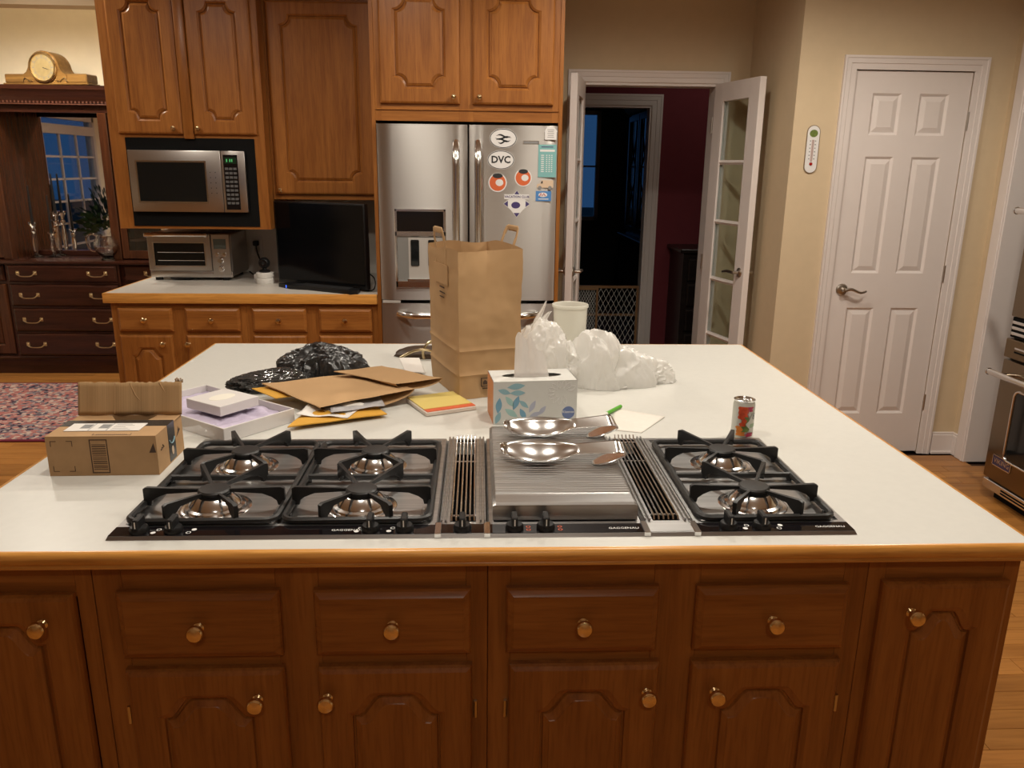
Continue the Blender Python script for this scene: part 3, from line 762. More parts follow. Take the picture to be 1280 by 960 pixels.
for x, d in ((-.1065, dl), (.001, dr_)):
    pts = [(x, fy+.004, 1.655), (x, fy-.035, 1.652), (x, fy-.052, 1.60), (x, fy-.060, 1.33), (x, fy-.052, 1.02), (x, fy-.035, .968), (x, fy+.004, .965)]
    P = []
    for k in range(25):
        u = k/24; z = 1.665-.70*u; P.append(Vector((x, fy-.055*min(1, (math.sin(PI*u)*3.2))**.7-.010*math.sin(PI*u), z)))
    hb_ = MB().tube(P, .0125, 14)
    for v in hb_.v: v.x = x+(v.x-x)*1.45
    hb_.build('handle', steel_p, d)
for z, d in ((.822, fd1), (.585, fd2)):
    P = []
    for k in range(25):
        u = k/24; P.append(Vector((-.40+.70*u, fy-.060*min(1, (math.sin(PI*u)*3.2))**.7, z)))
    MB().tube(P, .019, 14).build('handle', steel_p, d)
# dispenser
dz0, dz1, dx0, dx1 = .957, 1.344, -.412, -.160
bez = MB()
yf = fy-.012
for a, b in (((dx0, yf, dz0), (dx0+.012, fy+.01, dz1)), ((dx1-.012, yf, dz0), (dx1, fy+.01, dz1)), ((dx0, yf, dz1-.012), (dx1, fy+.01, dz1)), ((dx0, yf, dz0), (dx1, fy+.01, dz0+.034)), ((dx0, yf, 1.212), (dx1, fy+.01, 1.236))): bez.box(a, b, .002)
bezel = bez.build('dispenser', steel_p, dl)
bx('display_panel', (dx0+.012, fy-.0075, 1.236), (dx1-.012, fy+.006, dz1-.012), blackgl, dl)
greyl = mat('pale_grey_plastic', (.42, .40, .37, 1), .35)
bx('cavity', (dx0+.012, fy-.006, dz0+.034), (dx1-.012, fy+.006, 1.212), mat('dispenser_cavity', (.20, .20, .19, 1), .4), dl)
bx('cavity_wall', (dx0+.066, fy-.008, dz0+.036), (dx1-.014, fy-.004, 1.205), greyl, dl)
for x in (-.335, -.248):
    bx('paddle', (x, fy-.014, 1.065), (x+.042, fy-.006, 1.195), darkglass, dl, bev=.004)
bx('drip_tray', (dx0+.06, fy-.018, dz0+.034), (dx1-.014, fy-.006, dz0+.044), steel_p, dl)
q = ony(476, 376, 3.99)
bx('hinge_cover', (FX0+.005, fy+.002, .8775), (FX0+.095, fy+.04, .8905), greyl, fr)

# magnets on the right door
def mag(name, label, mb, m, loc, cat='magnet', group=None):
    o = mb.build(name, m, loc=loc, smooth=30); tag(o, label, cat, group); return o
my = fy-.0030
def ellipse(cx, cz, rx, rz, n=36): return [(cx+rx*math.cos(2*PI*k/n), cz+rz*math.sin(2*PI*k/n)) for k in range(n)]
vinyl = mat('white_vinyl', (.72, .71, .70, 1), .4)
def oval_magnet(label, cx, cz, rx, rz):
    o = thing('oval_magnet', label, 'magnet', (cx, my, cz-rz))
    MB().prism(ellipse(cx, cz, rx, rz), 'xz', my, my+.0028).build('disc', vinyl, o)
    # black rim line
    a = ellipse(cx, cz, rx*.975, rz*.965); b = ellipse(cx, cz, rx*.925, rz*.89); n = len(a)
    MB().add([(p[0], my-.0002, p[1]) for p in a]+[(p[0], my-.0002, p[1]) for p in b], [(i, (i+1) % n, n+(i+1) % n, n+i) for i in range(n)]).build('rim_line', ink, o, smooth=0)
    return o
o = oval_magnet('white oval magnet with black wave lines at the top of the fridge door', .121, 1.681, .066, .046)
for s, z, w in ((1, 1.692, .034), (-1, 1.683, .04), (1, 1.673, .036), (-1, 1.664, .026)):
    P = [(.121+w*(2*k/10-1), my-.0004, z+s*.006*math.sin(PI*2*k/10)) for k in range(11)]
    vs = []; 
    for k, p in enumerate(P):
        h = .0042*math.sin(PI*k/10)+.0003; vs += [(p[0], p[1], p[2]-h), (p[0], p[1], p[2]+h)]
    MB().add(vs, [(2*k, 2*k+2, 2*k+3, 2*k+1) for k in range(10)]).build('wave', ink, o, smooth=0)
o = oval_magnet('white oval magnet lettered DVC in black', .110, 1.581, .066, .045)
text('lettering', 'DVC', .046, front(.110, my-.0003, 1.581), ink, o, bold=.0014)
orange = mat('orange_print', (.62, .13, .04, 1), .45)
for x, z, r, lab in ((.095, 1.474, .045, 'round orange magnet with a white border just below the DVC oval'), (.220, 1.498, .042, 'round orange magnet with a white border beside the teal price card')):
    o = thing('round_magnet', lab, 'magnet', (x, my, z-r))
    MB().prism(ellipse(x, z, r, r), 'xz', my, my+.0028).build('disc', vinyl, o)
    MB().prism(ellipse(x, z, r*.88, r*.88), 'xz', my-.0003, my).build('print', orange, o)
    MB().prism(ellipse(x+r*.2, z, r*.42, r*.36), 'xz', my-.0006, my-.0003).build('print_patch', vinyl, o)
    MB().prism(ellipse(x, z+r*.72, r*.55, r*.26), 'xz', my-.0009, my-.0006).build('print_band', ink, o)
purple = mat('purple_print', (.05, .035, .14, 1), .5)
cx, cz = .190, 1.373
o = thing('star_magnet', 'white star magnet with dark purple points lettered VACATION CLUB', 'magnet', (cx, my, cz-.065))
st = []
for k in range(8):
    r = .066 if k % 2 == 0 else .042; st.append((cx+r*math.sin(k*PI/4), cz+r*math.cos(k*PI/4)))
MB().prism(st, 'xz', my, my+.0028).build('star', vinyl, o)
for k in range(4):
    a = k*PI/2; tip = (cx+.064*math.sin(a), cz+.064*math.cos(a)); L = (cx+.046*math.sin(a-.33), cz+.046*math.cos(a-.33)); R = (cx+.046*math.sin(a+.33), cz+.046*math.cos(a+.33))
    MB().add([(p[0], my-.0002, p[1]) for p in (tip, L, R)], [(0, 1, 2)]).build('point_print', purple, o, smooth=0)
bx('banner', (cx-.062, my-.0008, cz+.022), (cx+.06, my-.0003, cz+.046), vinyl, o)
text('lettering', 'VACATION CLUB', .0155, front(cx, my-.0011, cz+.034), purple, o, bold=.0004)
MB().prism(ellipse(cx-.005, cz-.006, .022, .016), 'xz', my-.0006, my-.0002).build('print_patch', purple, o)
o = thing('name_plate', 'small grey maker plate on the fridge door', 'plate', (.256, my, 1.655))
bx('plate', (.217, my+.001, 1.656), (.296, my+.004, 1.672), nickel, o)
bx('plate_face', (.221, my+.0005, 1.659), (.292, my+.001, 1.669), inkg, o)
o = thing('house_magnet', 'white house-shaped magnet with tiny grey lines in the top corner of the fridge door', 'magnet', (.349, my, 1.68))
MB().prism([(.322, 1.678), (.378, 1.678), (.378, 1.715), (.384, 1.715), (.367, 1.735), (.334, 1.738), (.318, 1.715), (.322, 1.715)], 'xz', my, my+.003).build('plaque', vinyl, o)
for k in range(5):
    bx('line_print', (.334+.002*(k % 2), my-.0003, 1.688+.0085*k), (.366-.002*(k % 2), my, 1.6905+.0085*k), inkg, o)
teal = mat('teal_print', (.19, .42, .42, 1), .5)
o = thing('price_card', 'teal printed card with pale columns of lines held on the fridge door', 'card', (.336, my, 1.50))
bx('card', (.292, my, 1.502), (.380, my+.002, 1.655), teal, o)
bx('heading', (.300, my-.0003, 1.622), (.372, my, 1.632), vinyl, o)
bx('heading', (.306, my-.0003, 1.642), (.364, my, 1.646), purple, o)
for r in range(9):
    for a, b in ((.306, .320), (.330, .336), (.343, .349), (.355, .361)):
        bx('line_print', (a, my-.0003, 1.527+r*.0095), (b, my, 1.531+r*.0095), vinyl, o)
o = thing('van_magnet', 'cream delivery van shaped magnet under the teal card', 'magnet', (.327, my, 1.447))
cream = mat('cream_print', (.62, .47, .33, 1), .5)
MB().prism([(.288, 1.452), (.368, 1.452), (.368, 1.488), (.312, 1.488), (.302, 1.472), (.288, 1.468)], 'xz', my, my+.003).build('body', cream, o)
MB().prism([(.306, 1.472), (.316, 1.472), (.316, 1.484), (.312, 1.484)], 'xz', my-.0004, my).build('window', ink, o)
for x in (.302, .352): MB().prism(ellipse(x, 1.452, .009, .009, 16), 'xz', my-.001, my+.003).build('wheel', inkg, o)
o = thing('club_card', 'blue card magnet with red lettering on the fridge door', 'card', (.320, my, 1.388))
blue = mat('blue_print', (.07, .22, .50, 1), .45); red = mat('red_print', (.55, .05, .05, 1), .5)
bx('card', (.283, my, 1.388), (.359, my+.002, 1.436), blue, o)
MB().prism(ellipse(.318, 1.418, .022, .011), 'xz', my-.0003, my).build('patch', vinyl, o)
MB().tube([(.302, my-.0006, 1.411), (.309, my-.0006, 1.426), (.315, my-.0006, 1.412), (.322, my-.0006, 1.425), (.331, my-.0006, 1.413)], .0022, 6).build('script_print', red, o)
bx('line_print', (.296, my-.0003, 1.396), (.346, my, 1.400), vinyl, o)
# ================================================================ cooktop modules
KY0, KY1 = 1.277, 1.792          # front and back of every module
TZ = CT+.0065                     # rim height
def rim_frame(parent, x0, x1, inner, m):
    """steel rim: flat frame with a sloped outer lip around one opening"""
    a0, a1, b0, b1 = inner; mb = MB()
    o = [(x0, KY0), (x1, KY0), (x1, KY1), (x0, KY1)]
    t = [(x0+.003, KY0+.003), (x1-.003, KY0+.003), (x1-.003, KY1-.003), (x0+.003, KY1-.003)]
    i = [(a0, b0), (a1, b0), (a1, b1), (a0, b1)]
    vs = [(p[0], p[1], CT+.0003) for p in o]+[(p[0], p[1], TZ) for p in t]+[(p[0], p[1], TZ) for p in i]+[(p[0], p[1], TZ-.006) for p in i]
    fs = []
    for k in range(3):
        for j in range(4): fs.append((k*4+j, k*4+(j+1) % 4, k*4+4+(j+1) % 4, k*4+4+j))
    return mb.add(vs, fs).build('rim', m, parent, smooth=25)
def knob_black(parent, x, y, z):
    mb = MB().lathe([(0, 0), (.0165, 0), (.0165, .006), (.014, .010), (0, .011)], (x, y, z), n=20)
    mb.box((x-.0055, y-.016, z+.008), (x+.0055, y+.016, z+.027), .002)
    o = mb.build('control_knob', blackpl, parent)
    bx('pointer', (x-.001, y-.0163, z+.012), (x+.001, y-.0155, z+.024), inkw, o)
    return o
def marks(parent, x, z, top):
    # burner symbol: two small dots, one filled
    for k, fill in ((0, top == 1), (1, top == 0)):
        c = (x+(.004 if k == 0 else -.002), 1.292+(.012 if k == 0 else 0))
        mb = MB()
        if fill: mb.lathe([(0, .0004), (.0045, .0004)], (c[0], c[1], z), n=14)
        else: mb.lathe([(.0032, .0004), (.0045, .0004)], (c[0], c[1], z), n=14)
        mb.build('burner_mark', inkw, parent, smooth=0)
def flat_text(body, size, x, y, z, parent):
    return text('lettering', body, size, Matrix.Translation((x, y, z)), inkw, parent, ext=.0001)
def panel(parent, x0, x1):
    z = TZ+.0006
    mb = MB().prism([(x0+.003, KY0+.0038), (x1-.003, KY0+.0038), (x1-.003, KY0+.040), (x0+.003, KY0+.040)], 'xy', TZ-.001, z)
    return mb.build('control_panel', blackgl, parent, smooth=0), z
def blade(mb, p, q, zf, zt, w=.0040):
    """cast finger from frame point p towards q (xy), standing on edge"""
    p, q = Vector(p), Vector(q); d = q-p; L = d.length; d.normalize(); n = Vector((-d.y, d.x))
    prof = [(0, zf-.004), (0, zt-.003), (.006, zt), (L, zt-.004), (L, zt-.0095), (L*.40, zt-.0135), (.024, zt-.020), (.015, zt-.027), (.013, zf-.004)]
    vs = []
    for s in (-1, 1):
        for a, z in prof: vs.append((p.x+d.x*a+n.x*s*w*(1 if a < .03 else .62), p.y+d.y*a+n.y*s*w*(1 if a < .03 else .62), z))
    m = len(prof)
    mb.add(vs, [list(range(m)), list(range(m, 2*m))[::-1]]+[(i, (i+1) % m, m+(i+1) % m, m+i) for i in range(m)])
def rounded(x0, x1, y0, y1, z, r=.02, n=5):
    P = []
    for cx, cy, a0 in ((x1-r, y0+r, -90), (x1-r, y1-r, 0), (x0+r, y1-r, 90), (x0+r, y0+r, 180)):
        for k in range(n+1):
            a = math.radians(a0+90*k/n); P.append((cx+r*math.cos(a), cy+r*math.sin(a), z))
    return P
def grate(parent, x0, x1, y0, y1, cs):
    zf, zt = TZ+.006, TZ+.038; ym = (y0+y1)/2
    g = MB().tube(rounded(x0, x1, y0, y1, zf), .0066, 8, closed=True).tube([(x0, ym, zf), (x1, ym, zf)], .0062, 8)
    for sx in (x0+.004, x1-.004):
        for sy in (y0+.03, y1-.03, ym): g.cyl((sx, sy, TZ-.005), (sx, sy, zf), .006, n=8)
    o = g.build('grate', iron, parent)
    for (cx, cy) in cs:
        r = .026
        for px, py in ((x0, cy), (x1, cy)):
            s = 1 if px > cx else -1; f = MB(); blade(f, (px, py), (cx+s*r, cy), zf, zt); f.build('grate_finger', iron, o)
        for yy in (y0, ym, y1):
            if abs(yy-cy) > .16: continue
            for s in (-1, 1):
                px = cx+s*.064; d = Vector((cx-px, cy-yy)).normalized()
                f = MB(); blade(f, (px, yy), (cx-d.x*r*.9, cy-d.y*r), zf, zt); f.build('grate_finger', iron, o)
    return o
def burner(parent, cx, cy, z):
    o = MB().lathe([(.066, .0), (.064, .0015), (.056, .002), (.054, .006), (.048, .0085), (.047, .011), (.034, .024), (.030, .026)], (cx, cy, z), n=36).build('burner', steel_p, parent, smooth=40)
    MB().lathe([(.031, .022), (.031, .029), (.026, .030), (.025, .026), (.025, .022)], (cx, cy, z), n=30).build('burner_ring', blackpl, o)
    MB().lathe([(.027, .029), (.030, .031), (.030, .036), (.027, .039), (.014, .040), (0, .040)], (cx, cy, z), n=30).build('burner_cap', iron, o)
    return o
def burner_module(name, label, x0, x1, grates, knobs, texts, marks_):
    u = thing(name, label, 'cooktop', ((x0+x1)/2, 1.53, CT))
    inner = (x0+.014, x1-.014, KY0+.050, KY1-.016)
    rim_frame(u, x0, x1, inner, steel_x)
    MB().box((inner[0], inner[2], TZ-.0075), (inner[1], inner[3], TZ-.0055)).build('pan', steel_x, u, smooth=0)
    for g0, g1 in grates:
        for yy0, yy1 in ((KY0+.056, 1.526), (1.534, KY1-.030)):
            MB().prism([(p[0], p[1]) for p in rounded(g0+.016, g1-.016, yy0+.012, yy1-.012, 0, .03)], 'xy', TZ-.0054, TZ-.0035).build('pan_plate', steel_x, u, smooth=20)
        cx = (g0+g1)/2; cs = [(cx, 1.410), (cx, 1.622)]
        for c in cs: burner(u, c[0], c[1], TZ-.0035)
        grate(u, g0, g1, 1.327, 1.745, cs)
    p, z = panel(u, x0, x1)
    for kx in knobs: knob_black(u, kx, 1.299, z)
    for mx, t in marks_: marks(u, mx, z, t)
    for b, s, tx in texts: flat_text(b, s, tx, 1.297, z+.0003, u)
    return u
XA, XB, XC_, XD, XE, XF = -.645, -.0714, .0161, .3018, .3923, .683
burner_module('gas_cooktop', 'stainless four-burner gas cooktop with black grates beside the open cardboard box', XA+.001, XB-.001, [(-.628, -.366), (-.352, -.090)], (-.594, -.535, -.191, -.131), [('GAGGENAU', .010, -.232)], [(-.566, 0), (-.505, 1), (-.213, 0), (-.156, 0)])
burner_module('gas_cooktop', 'stainless two-burner gas cooktop with black grate in front of the drink can', XE+.001, XF-.001, [(.410, .660)], (.453, .514), [('GAGGENAU', .010, .640)], [(.484, 0), (.546, 1)])
# downdraft vents
def vent(label, x0, x1, knobx):
    u = thing('downdraft_vent', label, 'vent', ((x0+x1)/2, 1.53, CT), group='slatted downdraft vents')
    a0, a1, b0, b1 = x0+.020, x1-.020, KY0+.052, KY1-.010
    rim_frame(u, x0, x1, (a0, a1, b0, b1), steel_x)
    MB().box((a0-.001, b0-.001, .80), (a0+.001, b1+.001, TZ-.002)).box((a1-.001, b0-.001, .80), (a1+.001, b1+.001, TZ-.002)).box((a0, b0-.001, .80), (a1, b0+.001, TZ-.002)).box((a0, b1-.001, .80), (a1, b1+.001, TZ-.002)).box((a0, b0, .80), (a1, b1, .803)).build('duct', blackmt, u, smooth=0)
    for xx in (x0+.003, x0+.011, x1-.013, x1-.005):   # folded side ridges
        MB().box((xx, KY0+.048, TZ), (xx+.0035, KY1-.004, TZ+.006), .001).build('side_ridge', steel_x, u)
    n = 6; zr = TZ+.006
    for k in range(n):
        x = a0+.003+(a1-a0-.006)*k/(n-1)
        MB().tube([(x, b0+.004, zr-.006), (x, b0+.008, zr), (x, b1-.012, zr), (x, b1-.004, zr+.006)], .0019, 8).build('slat', steel_p, u)
    for yy in (b0+.022, 1.63, b1-.03):
        MB().cyl((a0, yy, zr-.004), (a1, yy, zr-.004), .002, n=8).build('cross_rod', steel_p, u)
    bx('front_plate', (x0+.006, KY0+.006, TZ-.001), (x1-.006, KY0+.042, TZ+.0006), blackgl if knobx else steel_x, u)
    if knobx: knob_black(u, knobx, 1.299, TZ+.0006)
    return u
vent('narrow slatted downdraft vent with a black knob next to the four-burner cooktop', XB, XC_, -.028)
vent('narrow slatted downdraft vent without knob next to the two-burner cooktop', XD, XE, None)
for x, wh in ((XB, 'four-burner cooktop and knobbed vent'), (XC_, 'knobbed vent and griddle'), (XD, 'griddle and knobless vent'), (XE, 'knobless vent and two-burner cooktop')):
    o = bx('joint_strip', (x-.006, KY0-.0005, CT), (x+.006, KY0+.046, TZ+.0028), steel_p, bev=.001, loc=(x, 1.3, CT)); tag(o, 'narrow steel joining strip between '+wh, 'trim strip', 'cooktop joining strips')
# griddle with ribbed cover
gu = thing('griddle', 'stainless electric griddle under a ribbed steel cover between the two vents', 'griddle', (.159, 1.53, CT))
rim_frame(gu, XC_+.001, XD-.001, (XC_+.012, XD-.012, KY0+.050, KY1-.012), steel_x)
bx('well', (XC_+.012, KY0+.05, TZ-.006), (XD-.012, KY1-.012, TZ-.004), steel_x, gu)
def cover():
    x0, x1, y0, y1 = .0265, .2935, 1.334, 1.788; zt = TZ+.033; n = 34
    prof = [(y0, TZ+.0002), (y0+.002, zt-.004), (y0+.006, zt), (y0+.045, zt)]
    ys0, ys1 = y0+.05, y1-.02; pts = []
    for k in range(n):
        a = ys0+(ys1-ys0)*k/n; w = (ys1-ys0)/n
        pts += [(a, zt), (a+w*.18, zt+.0028), (a+w*.55, zt+.0028), (a+w*.73, zt)]
    prof += pts+[(y1-.006, zt), (y1-.001, zt-.004), (y1, TZ+.0002)]
    vs = []; m = len(prof)
    for x, dz in ((x0, None), (x0+.006, 0), (x1-.006, 0), (x1, None)):
        for y, z in prof:
            if dz is None: vs.append((x, y, min(z, zt-.006) if z > zt-.01 else z))
            else: vs.append((x, y, z))
    fs = []
    for i in range(3):
        for j in range(m-1): fs.append((i*m+j, (i+1)*m+j, (i+1)*m+j+1, i*m+j+1))
    for i in (0, 3):
        for j in range(m-1): pass
    # side skirts
    b0 = len(vs)
    for i, x in ((0, x0), (3, x1)):
        vs += [(x, y0, TZ), (x, y1, TZ)]
    mb = MB().add(vs, fs)
    mb.add([(x0, y0, TZ), (x0, y1, TZ), (x0, y1, zt-.006), (x0, y0, zt-.006)], [(0, 1, 2, 3)])
    mb.add([(x1, y0, TZ), (x1, y1, TZ), (x1, y1, zt-.006), (x1, y0, zt-.006)], [(0, 1, 2, 3)])
    mb.build('ribbed_cover', steel_x, gu, smooth=30)
cover()
p, z = panel(gu, XC_, XD)
for kx in (.065, .121): knob_black(gu, kx, 1.299, z)
redm = mat('red_mark', (.5, .09, .04, 1), .5)
for mx in (.090, .147):
    for dy in (0, .012): MB().lathe([(.0028, .0004), (.0043, .0004)], (mx, 1.293+dy, z), n=14).build('zone_mark', redm, gu, smooth=0)
flat_text('GAGGENAU', .010, .262, 1.297, z+.0003, gu)

# ================================================================ steel spoon rests on the cover
def spoon_rest(label, cx, cy, rz, z0):
    o = thing('spoon_rest', label, 'spoon rest', (cx, cy, z0), rz, 'steel spoon rests', world=False)
    L = .150
    sm = lambda t: max(0, min(1, t))**2*(3-2*max(0, min(1, t)))
    def w(u):   # half width along the piece, u in 0..1 from bowl tip to handle end
        b = .047*max(0, math.sin(PI*min(1, u/.63)))**.5; h = (.0155+.0065*sm((u-.62)/.38))*sm(u/.18)
        return max((b**4+h**4)**.25, .002)
    def f(u, v):
        x = -.122+.242*u; s = v*2-1; ww = w(u)
        depth = .028*max(0, math.sin(PI*min(1, u/.66)))**.9*(1-s*s)
        zc = .030+.006*s
        lift = .010*max(0, (u-.5)/.5)
        z = zc-depth+lift+(.004 if u < .05 else 0)
        return (x, s*ww, z)
    MB().grid(f, 40, 13).build('bowl_and_handle', steel_p, o, smooth=60, solid=.0012)
    # curled end that turns down and widens into a round foot
    def g(u, v):
        s = v*2-1; a = u
        if a < .3:
            t = a/.3*PI*.62; x = .120+.013*math.sin(t); z = .040-.0105*(1-math.cos(t))+.006*s*(1-a/.3); ww = .023
        else:
            t = (a-.3)/.7; x = .120+.0121-.066*t; z = .026-.0248*t; ww = (.023+.006*math.sin(PI*min(1, t*1.1)))*(1 if t < .55 else math.sqrt(max(0, 1-((t-.55)/.45)**2)))
        return (x, s*max(ww, .002), max(z, .0012))
    MB().grid(g, 16, 9).build('foot', steel_p, o, smooth=60, solid=.0012)
    return o
zc = TZ+.033+.0032
spoon_rest('steel spoon rest lying across the front of the ribbed griddle cover', .168, 1.528, math.radians(-3), zc)
spoon_rest('steel spoon rest lying across the back of the ribbed griddle cover by the tissue box', .180, 1.690, math.radians(3), zc)
# ================================================================ microwave in its black trim kit
mw = thing('microwave', 'built-in stainless microwave with black trim kit under the narrow cabinet doors', 'microwave', (-1.47, 4.5, 1.23))
y0 = MF-.004
bx('body', (-1.79, MF+.02, 1.240), (-1.155, 4.85, 1.665), blackpl, mw)
for a, b in (((-1.797, y0, 1.2295), (-1.148, MF+.02, 1.302)), ((-1.797, y0, 1.613), (-1.148, MF+.02, 1.672)), ((-1.797, y0, 1.302), (-1.783, MF+.02, 1.613)), ((-1.193, y0, 1.302), (-1.148, MF+.02, 1.613))):
    bx('trim_kit', a, b, blackmt, mw)
d = bx('door', (-1.783, y0-.028, 1.304), (-1.318, y0, 1.611), steel, mw, bev=.003, seg=2)
bx('window', (-1.7405, y0-.0295, 1.357), (-1.400, y0-.027, 1.552), darkglass, d)
for a, b in (((-1.748, y0-.030, 1.348), (-1.7405, y0-.028, 1.560)), ((-1.400, y0-.030, 1.348), (-1.3925, y0-.028, 1.560)), ((-1.7405, y0-.030, 1.348), (-1.400, y0-.028, 1.357)), ((-1.7405, y0-.030, 1.552), (-1.400, y0-.028, 1.560))):
    bx('window_frame', a, b, steel_p, d)
for r in range(5):
    for c in range(2): MB().cyl((-1.375+.026*c, y0-.0286, 1.40+.026*r), (-1.375+.026*c, y0-.0278, 1.40+.026*r), .0025, n=8).build('vent_hole', ink, d)
cp = bx('control_panel', (-1.316, y0-.028, 1.304), (-1.195, y0, 1.611), steel, mw, bev=.003, seg=2)
bx('keypad', (-1.304, y0-.0295, 1.318), (-1.232, y0-.027, 1.592), blackgl, cp)
green = emit('green_display', (.15, .9, .25, 1), .5)
bx('display', (-1.298, y0-.0302, 1.548), (-1.238, y0-.029, 1.580), mat('display_dark', (.01, .03, .015, 1), .2), cp)
for k, x in enumerate((-1.288, -1.272, -1.262)): bx('digit', (x, y0-.0306, 1.557), (x+.0045, y0-.030, 1.571), green, cp)
for r in range(9):
    for c in range(3):
        bx('key', (-1.298+.021*c, y0-.0301, 1.345+.0215*r), (-1.281+.021*c, y0-.0293, 1.357+.0215*r), mat('key_grey', (.10, .10, .10, 1), .5) if (r, c) == (0, 0) else bpy.data.materials['key_grey'], cp)

# ================================================================ toaster oven
to = thing('toaster_oven', 'stainless toaster oven with glass door on the back counter', 'toaster oven', (-1.60, 4.62, CT))
tx0, tx1, ty0, ty1, tz0, tz1 = -1.826, -1.374, 4.505, 4.83, CT+.022, CT+.262
bx('body', (tx0+.004, ty0+.012, tz0), (tx1, ty1, tz1), steel, to, bev=.01, seg=3)
bx('base_strip', (tx0, ty0, tz0-.004), (tx1, ty0+.02, tz0+.03), steel, to, bev=.004, seg=2)
dd = MB()
xd1 = -1.484
for a, b in (((tx0, ty0-.004, tz0+.034), (tx0+.032, ty0+.014, tz1-.004)), ((xd1-.030, ty0-.004, tz0+.034), (xd1, ty0+.014, tz1-.004)), ((tx0+.032, ty0-.004, tz0+.034), (xd1-.030, ty0+.014, tz0+.062)), ((tx0+.032, ty0-.004, tz1-.052), (xd1-.030, ty0+.014, tz1-.004))): dd.box(a, b, .0015)
dd = dd.build('door', steel, to)
for a, b in (((tx0+.026, ty0-.0055, tz0+.058), (tx0+.034, ty0-.003, tz1-.048)), ((xd1-.034, ty0-.0055, tz0+.058), (xd1-.027, ty0-.003, tz1-.048)), ((tx0+.034, ty0-.0055, tz1-.054), (xd1-.034, ty0-.003, tz1-.048)), ((tx0+.034, ty0-.0055, tz0+.056), (xd1-.034, ty0-.003, tz0+.062))): bx('glass_frame', a, b, steel_p, dd)
bx('glass', (tx0+.030, ty0+.003, tz0+.060), (xd1-.029, ty0+.005, tz1-.050), darkglass, dd)
for z in (tz0+.09, tz0+.135): MB().cyl((tx0+.05, ty0+.002, z), (xd1-.04, ty0+.002, z), .0022, n=8).build('rack_rod', steel_p, dd)
MB().tube([(tx0+.002, ty0-.036, tz1-.008), (xd1-.004, ty0-.036, tz1-.008)], .0085, 12).build('handle', steel_p, dd)
for x in (tx0+.006, xd1-.012): bx('handle_post', (x-.007, ty0-.042, tz1-.019), (x+.009, ty0+.002, tz1+.002), steel_p, dd, bev=.003)
bx('control_panel', (xd1+.004, ty0-.004, tz0+.010), (tx1-.004, ty0+.014, tz1-.004), steel, to, bev=.003)
bx('display', (xd1+.018, ty0-.0056, tz1-.085), (tx1-.024, ty0-.003, tz1-.030), mat('lcd_grey', (.10, .12, .11, 1), .2), to)
for x in (xd1+.034, xd1+.074): MB().lathe([(0, 0), (.012, 0), (.011, .010), (0, .011)], (x, ty0-.004, tz0+.125), (0, -1, 0), 18).build('button', steel_p, to)
for z, r in ((tz0+.092, .018), (tz0+.045, .017)): MB().lathe([(r, 0), (r, .003), (r*.85, .005), (r*.8, .018), (r*.7, .020), (0, .020)], (xd1+.052, ty0-.004, z), (0, -1, 0), 24).build('dial', steel_p, to)
for x in (tx0+.035, tx1-.045):
    for y in (ty0+.03, ty1-.04): bx('foot', (x-.018, y-.012, CT), (x+.018, y+.012, tz0), blackpl, to, bev=.002)
bx('crumb_tray', (-1.72, ty0+.004, tz0-.012), (-1.60, ty0+.15, tz0-.002), blackpl, to)

# camera on two white pucks, cords and sockets
cam_x, cam_y = -1.173, 4.42
o = thing('smart_hub', 'stack of two round white hub units beside the black monitor', 'hub', (cam_x, cam_y, CT))
for k in range(2): MB().lathe([(0, 0), (.046, 0), (.048, .003), (.048, .027), (.045, .0305), (0, .0305)], (cam_x, cam_y, CT+.031*k), n=32).build('puck', whitepl, o)
o = thing('security_camera', 'small black ball security camera standing on the white hub', 'camera', (cam_x, cam_y, CT+.0615))
MB().lathe([(0, 0), (.030, 0), (.031, .006), (.025, .012), (.012, .016), (.010, .024)], (cam_x, cam_y, CT+.0615), n=24).build('base', blackpl, o)
mb = MB(); rr = .031
mb.lathe([(0, -rr)]+[(rr*math.cos(a), rr*math.sin(a)) for a in [(-80+160*k/10)*PI/180 for k in range(11)]]+[(0, rr)], (cam_x, cam_y, CT+.112), n=24)
bl = mb.build('ball', blackpl, o)
MB().lathe([(.020, 0), (.020, .003), (0, .003)], (cam_x, cam_y-rr*.86, CT+.112), (0, -1, 0), 20).build('lens', blackgl, bl)
def outlet(label, x, z):
    o = thing('wall_outlet', label, 'outlet', (x, YB-.0135, z-.057))
    bx('cover_plate', (x-.036, YB-.018, z-.057), (x+.036, YB-.0125, z+.057), whitepl, o, bev=.002)
    for dz in (-.02, .02): bx('socket', (x-.016, YB-.0195, z+dz-.014), (x+.016, YB-.0175, z+dz+.014), mat('socket_white', (.6, .57, .52, 1), .5), o, bev=.003)
    return o
outlet('white wall outlet behind the toaster oven cord', -1.335, 1.07)
outlet('white wall outlet at the edge of the fridge panel', -.565, 1.10)
cord = MB()
P = [(-1.335, YB-.02, 1.09), (-1.333, YB-.045, 1.085), (-1.325, YB-.05, 1.03), (-1.30, YB-.06, .97), (-1.27, YB-.09, .935), (-1.25, YB-.14, .922), (-1.27, YB-.2, .919), (-1.32, YB-.17, .919), (-1.36, YB-.12, .93)]
def smooth_path(P, n=8):
    P = [Vector(p) for p in P]; R = []
    for i in range(len(P)-1):
        a = P[max(i-1, 0)]; b = P[i]; c = P[i+1]; d = P[min(i+2, len(P)-1)]
        for k in range(n):
            t = k/n; R.append(0.5*((2*b)+(c-a)*t+(2*a-5*b+4*c-d)*t*t+(3*b-a-3*c+d)*t*t*t))
    R.append(P[-1]); return R
o = thing('appliance_cable', 'black appliance cable hanging from the outlet behind the toaster oven', 'cable', (-1.33, YB-.1, CT))
MB().tube(smooth_path(P), .0045, 8).build('cable', blackpl, o)
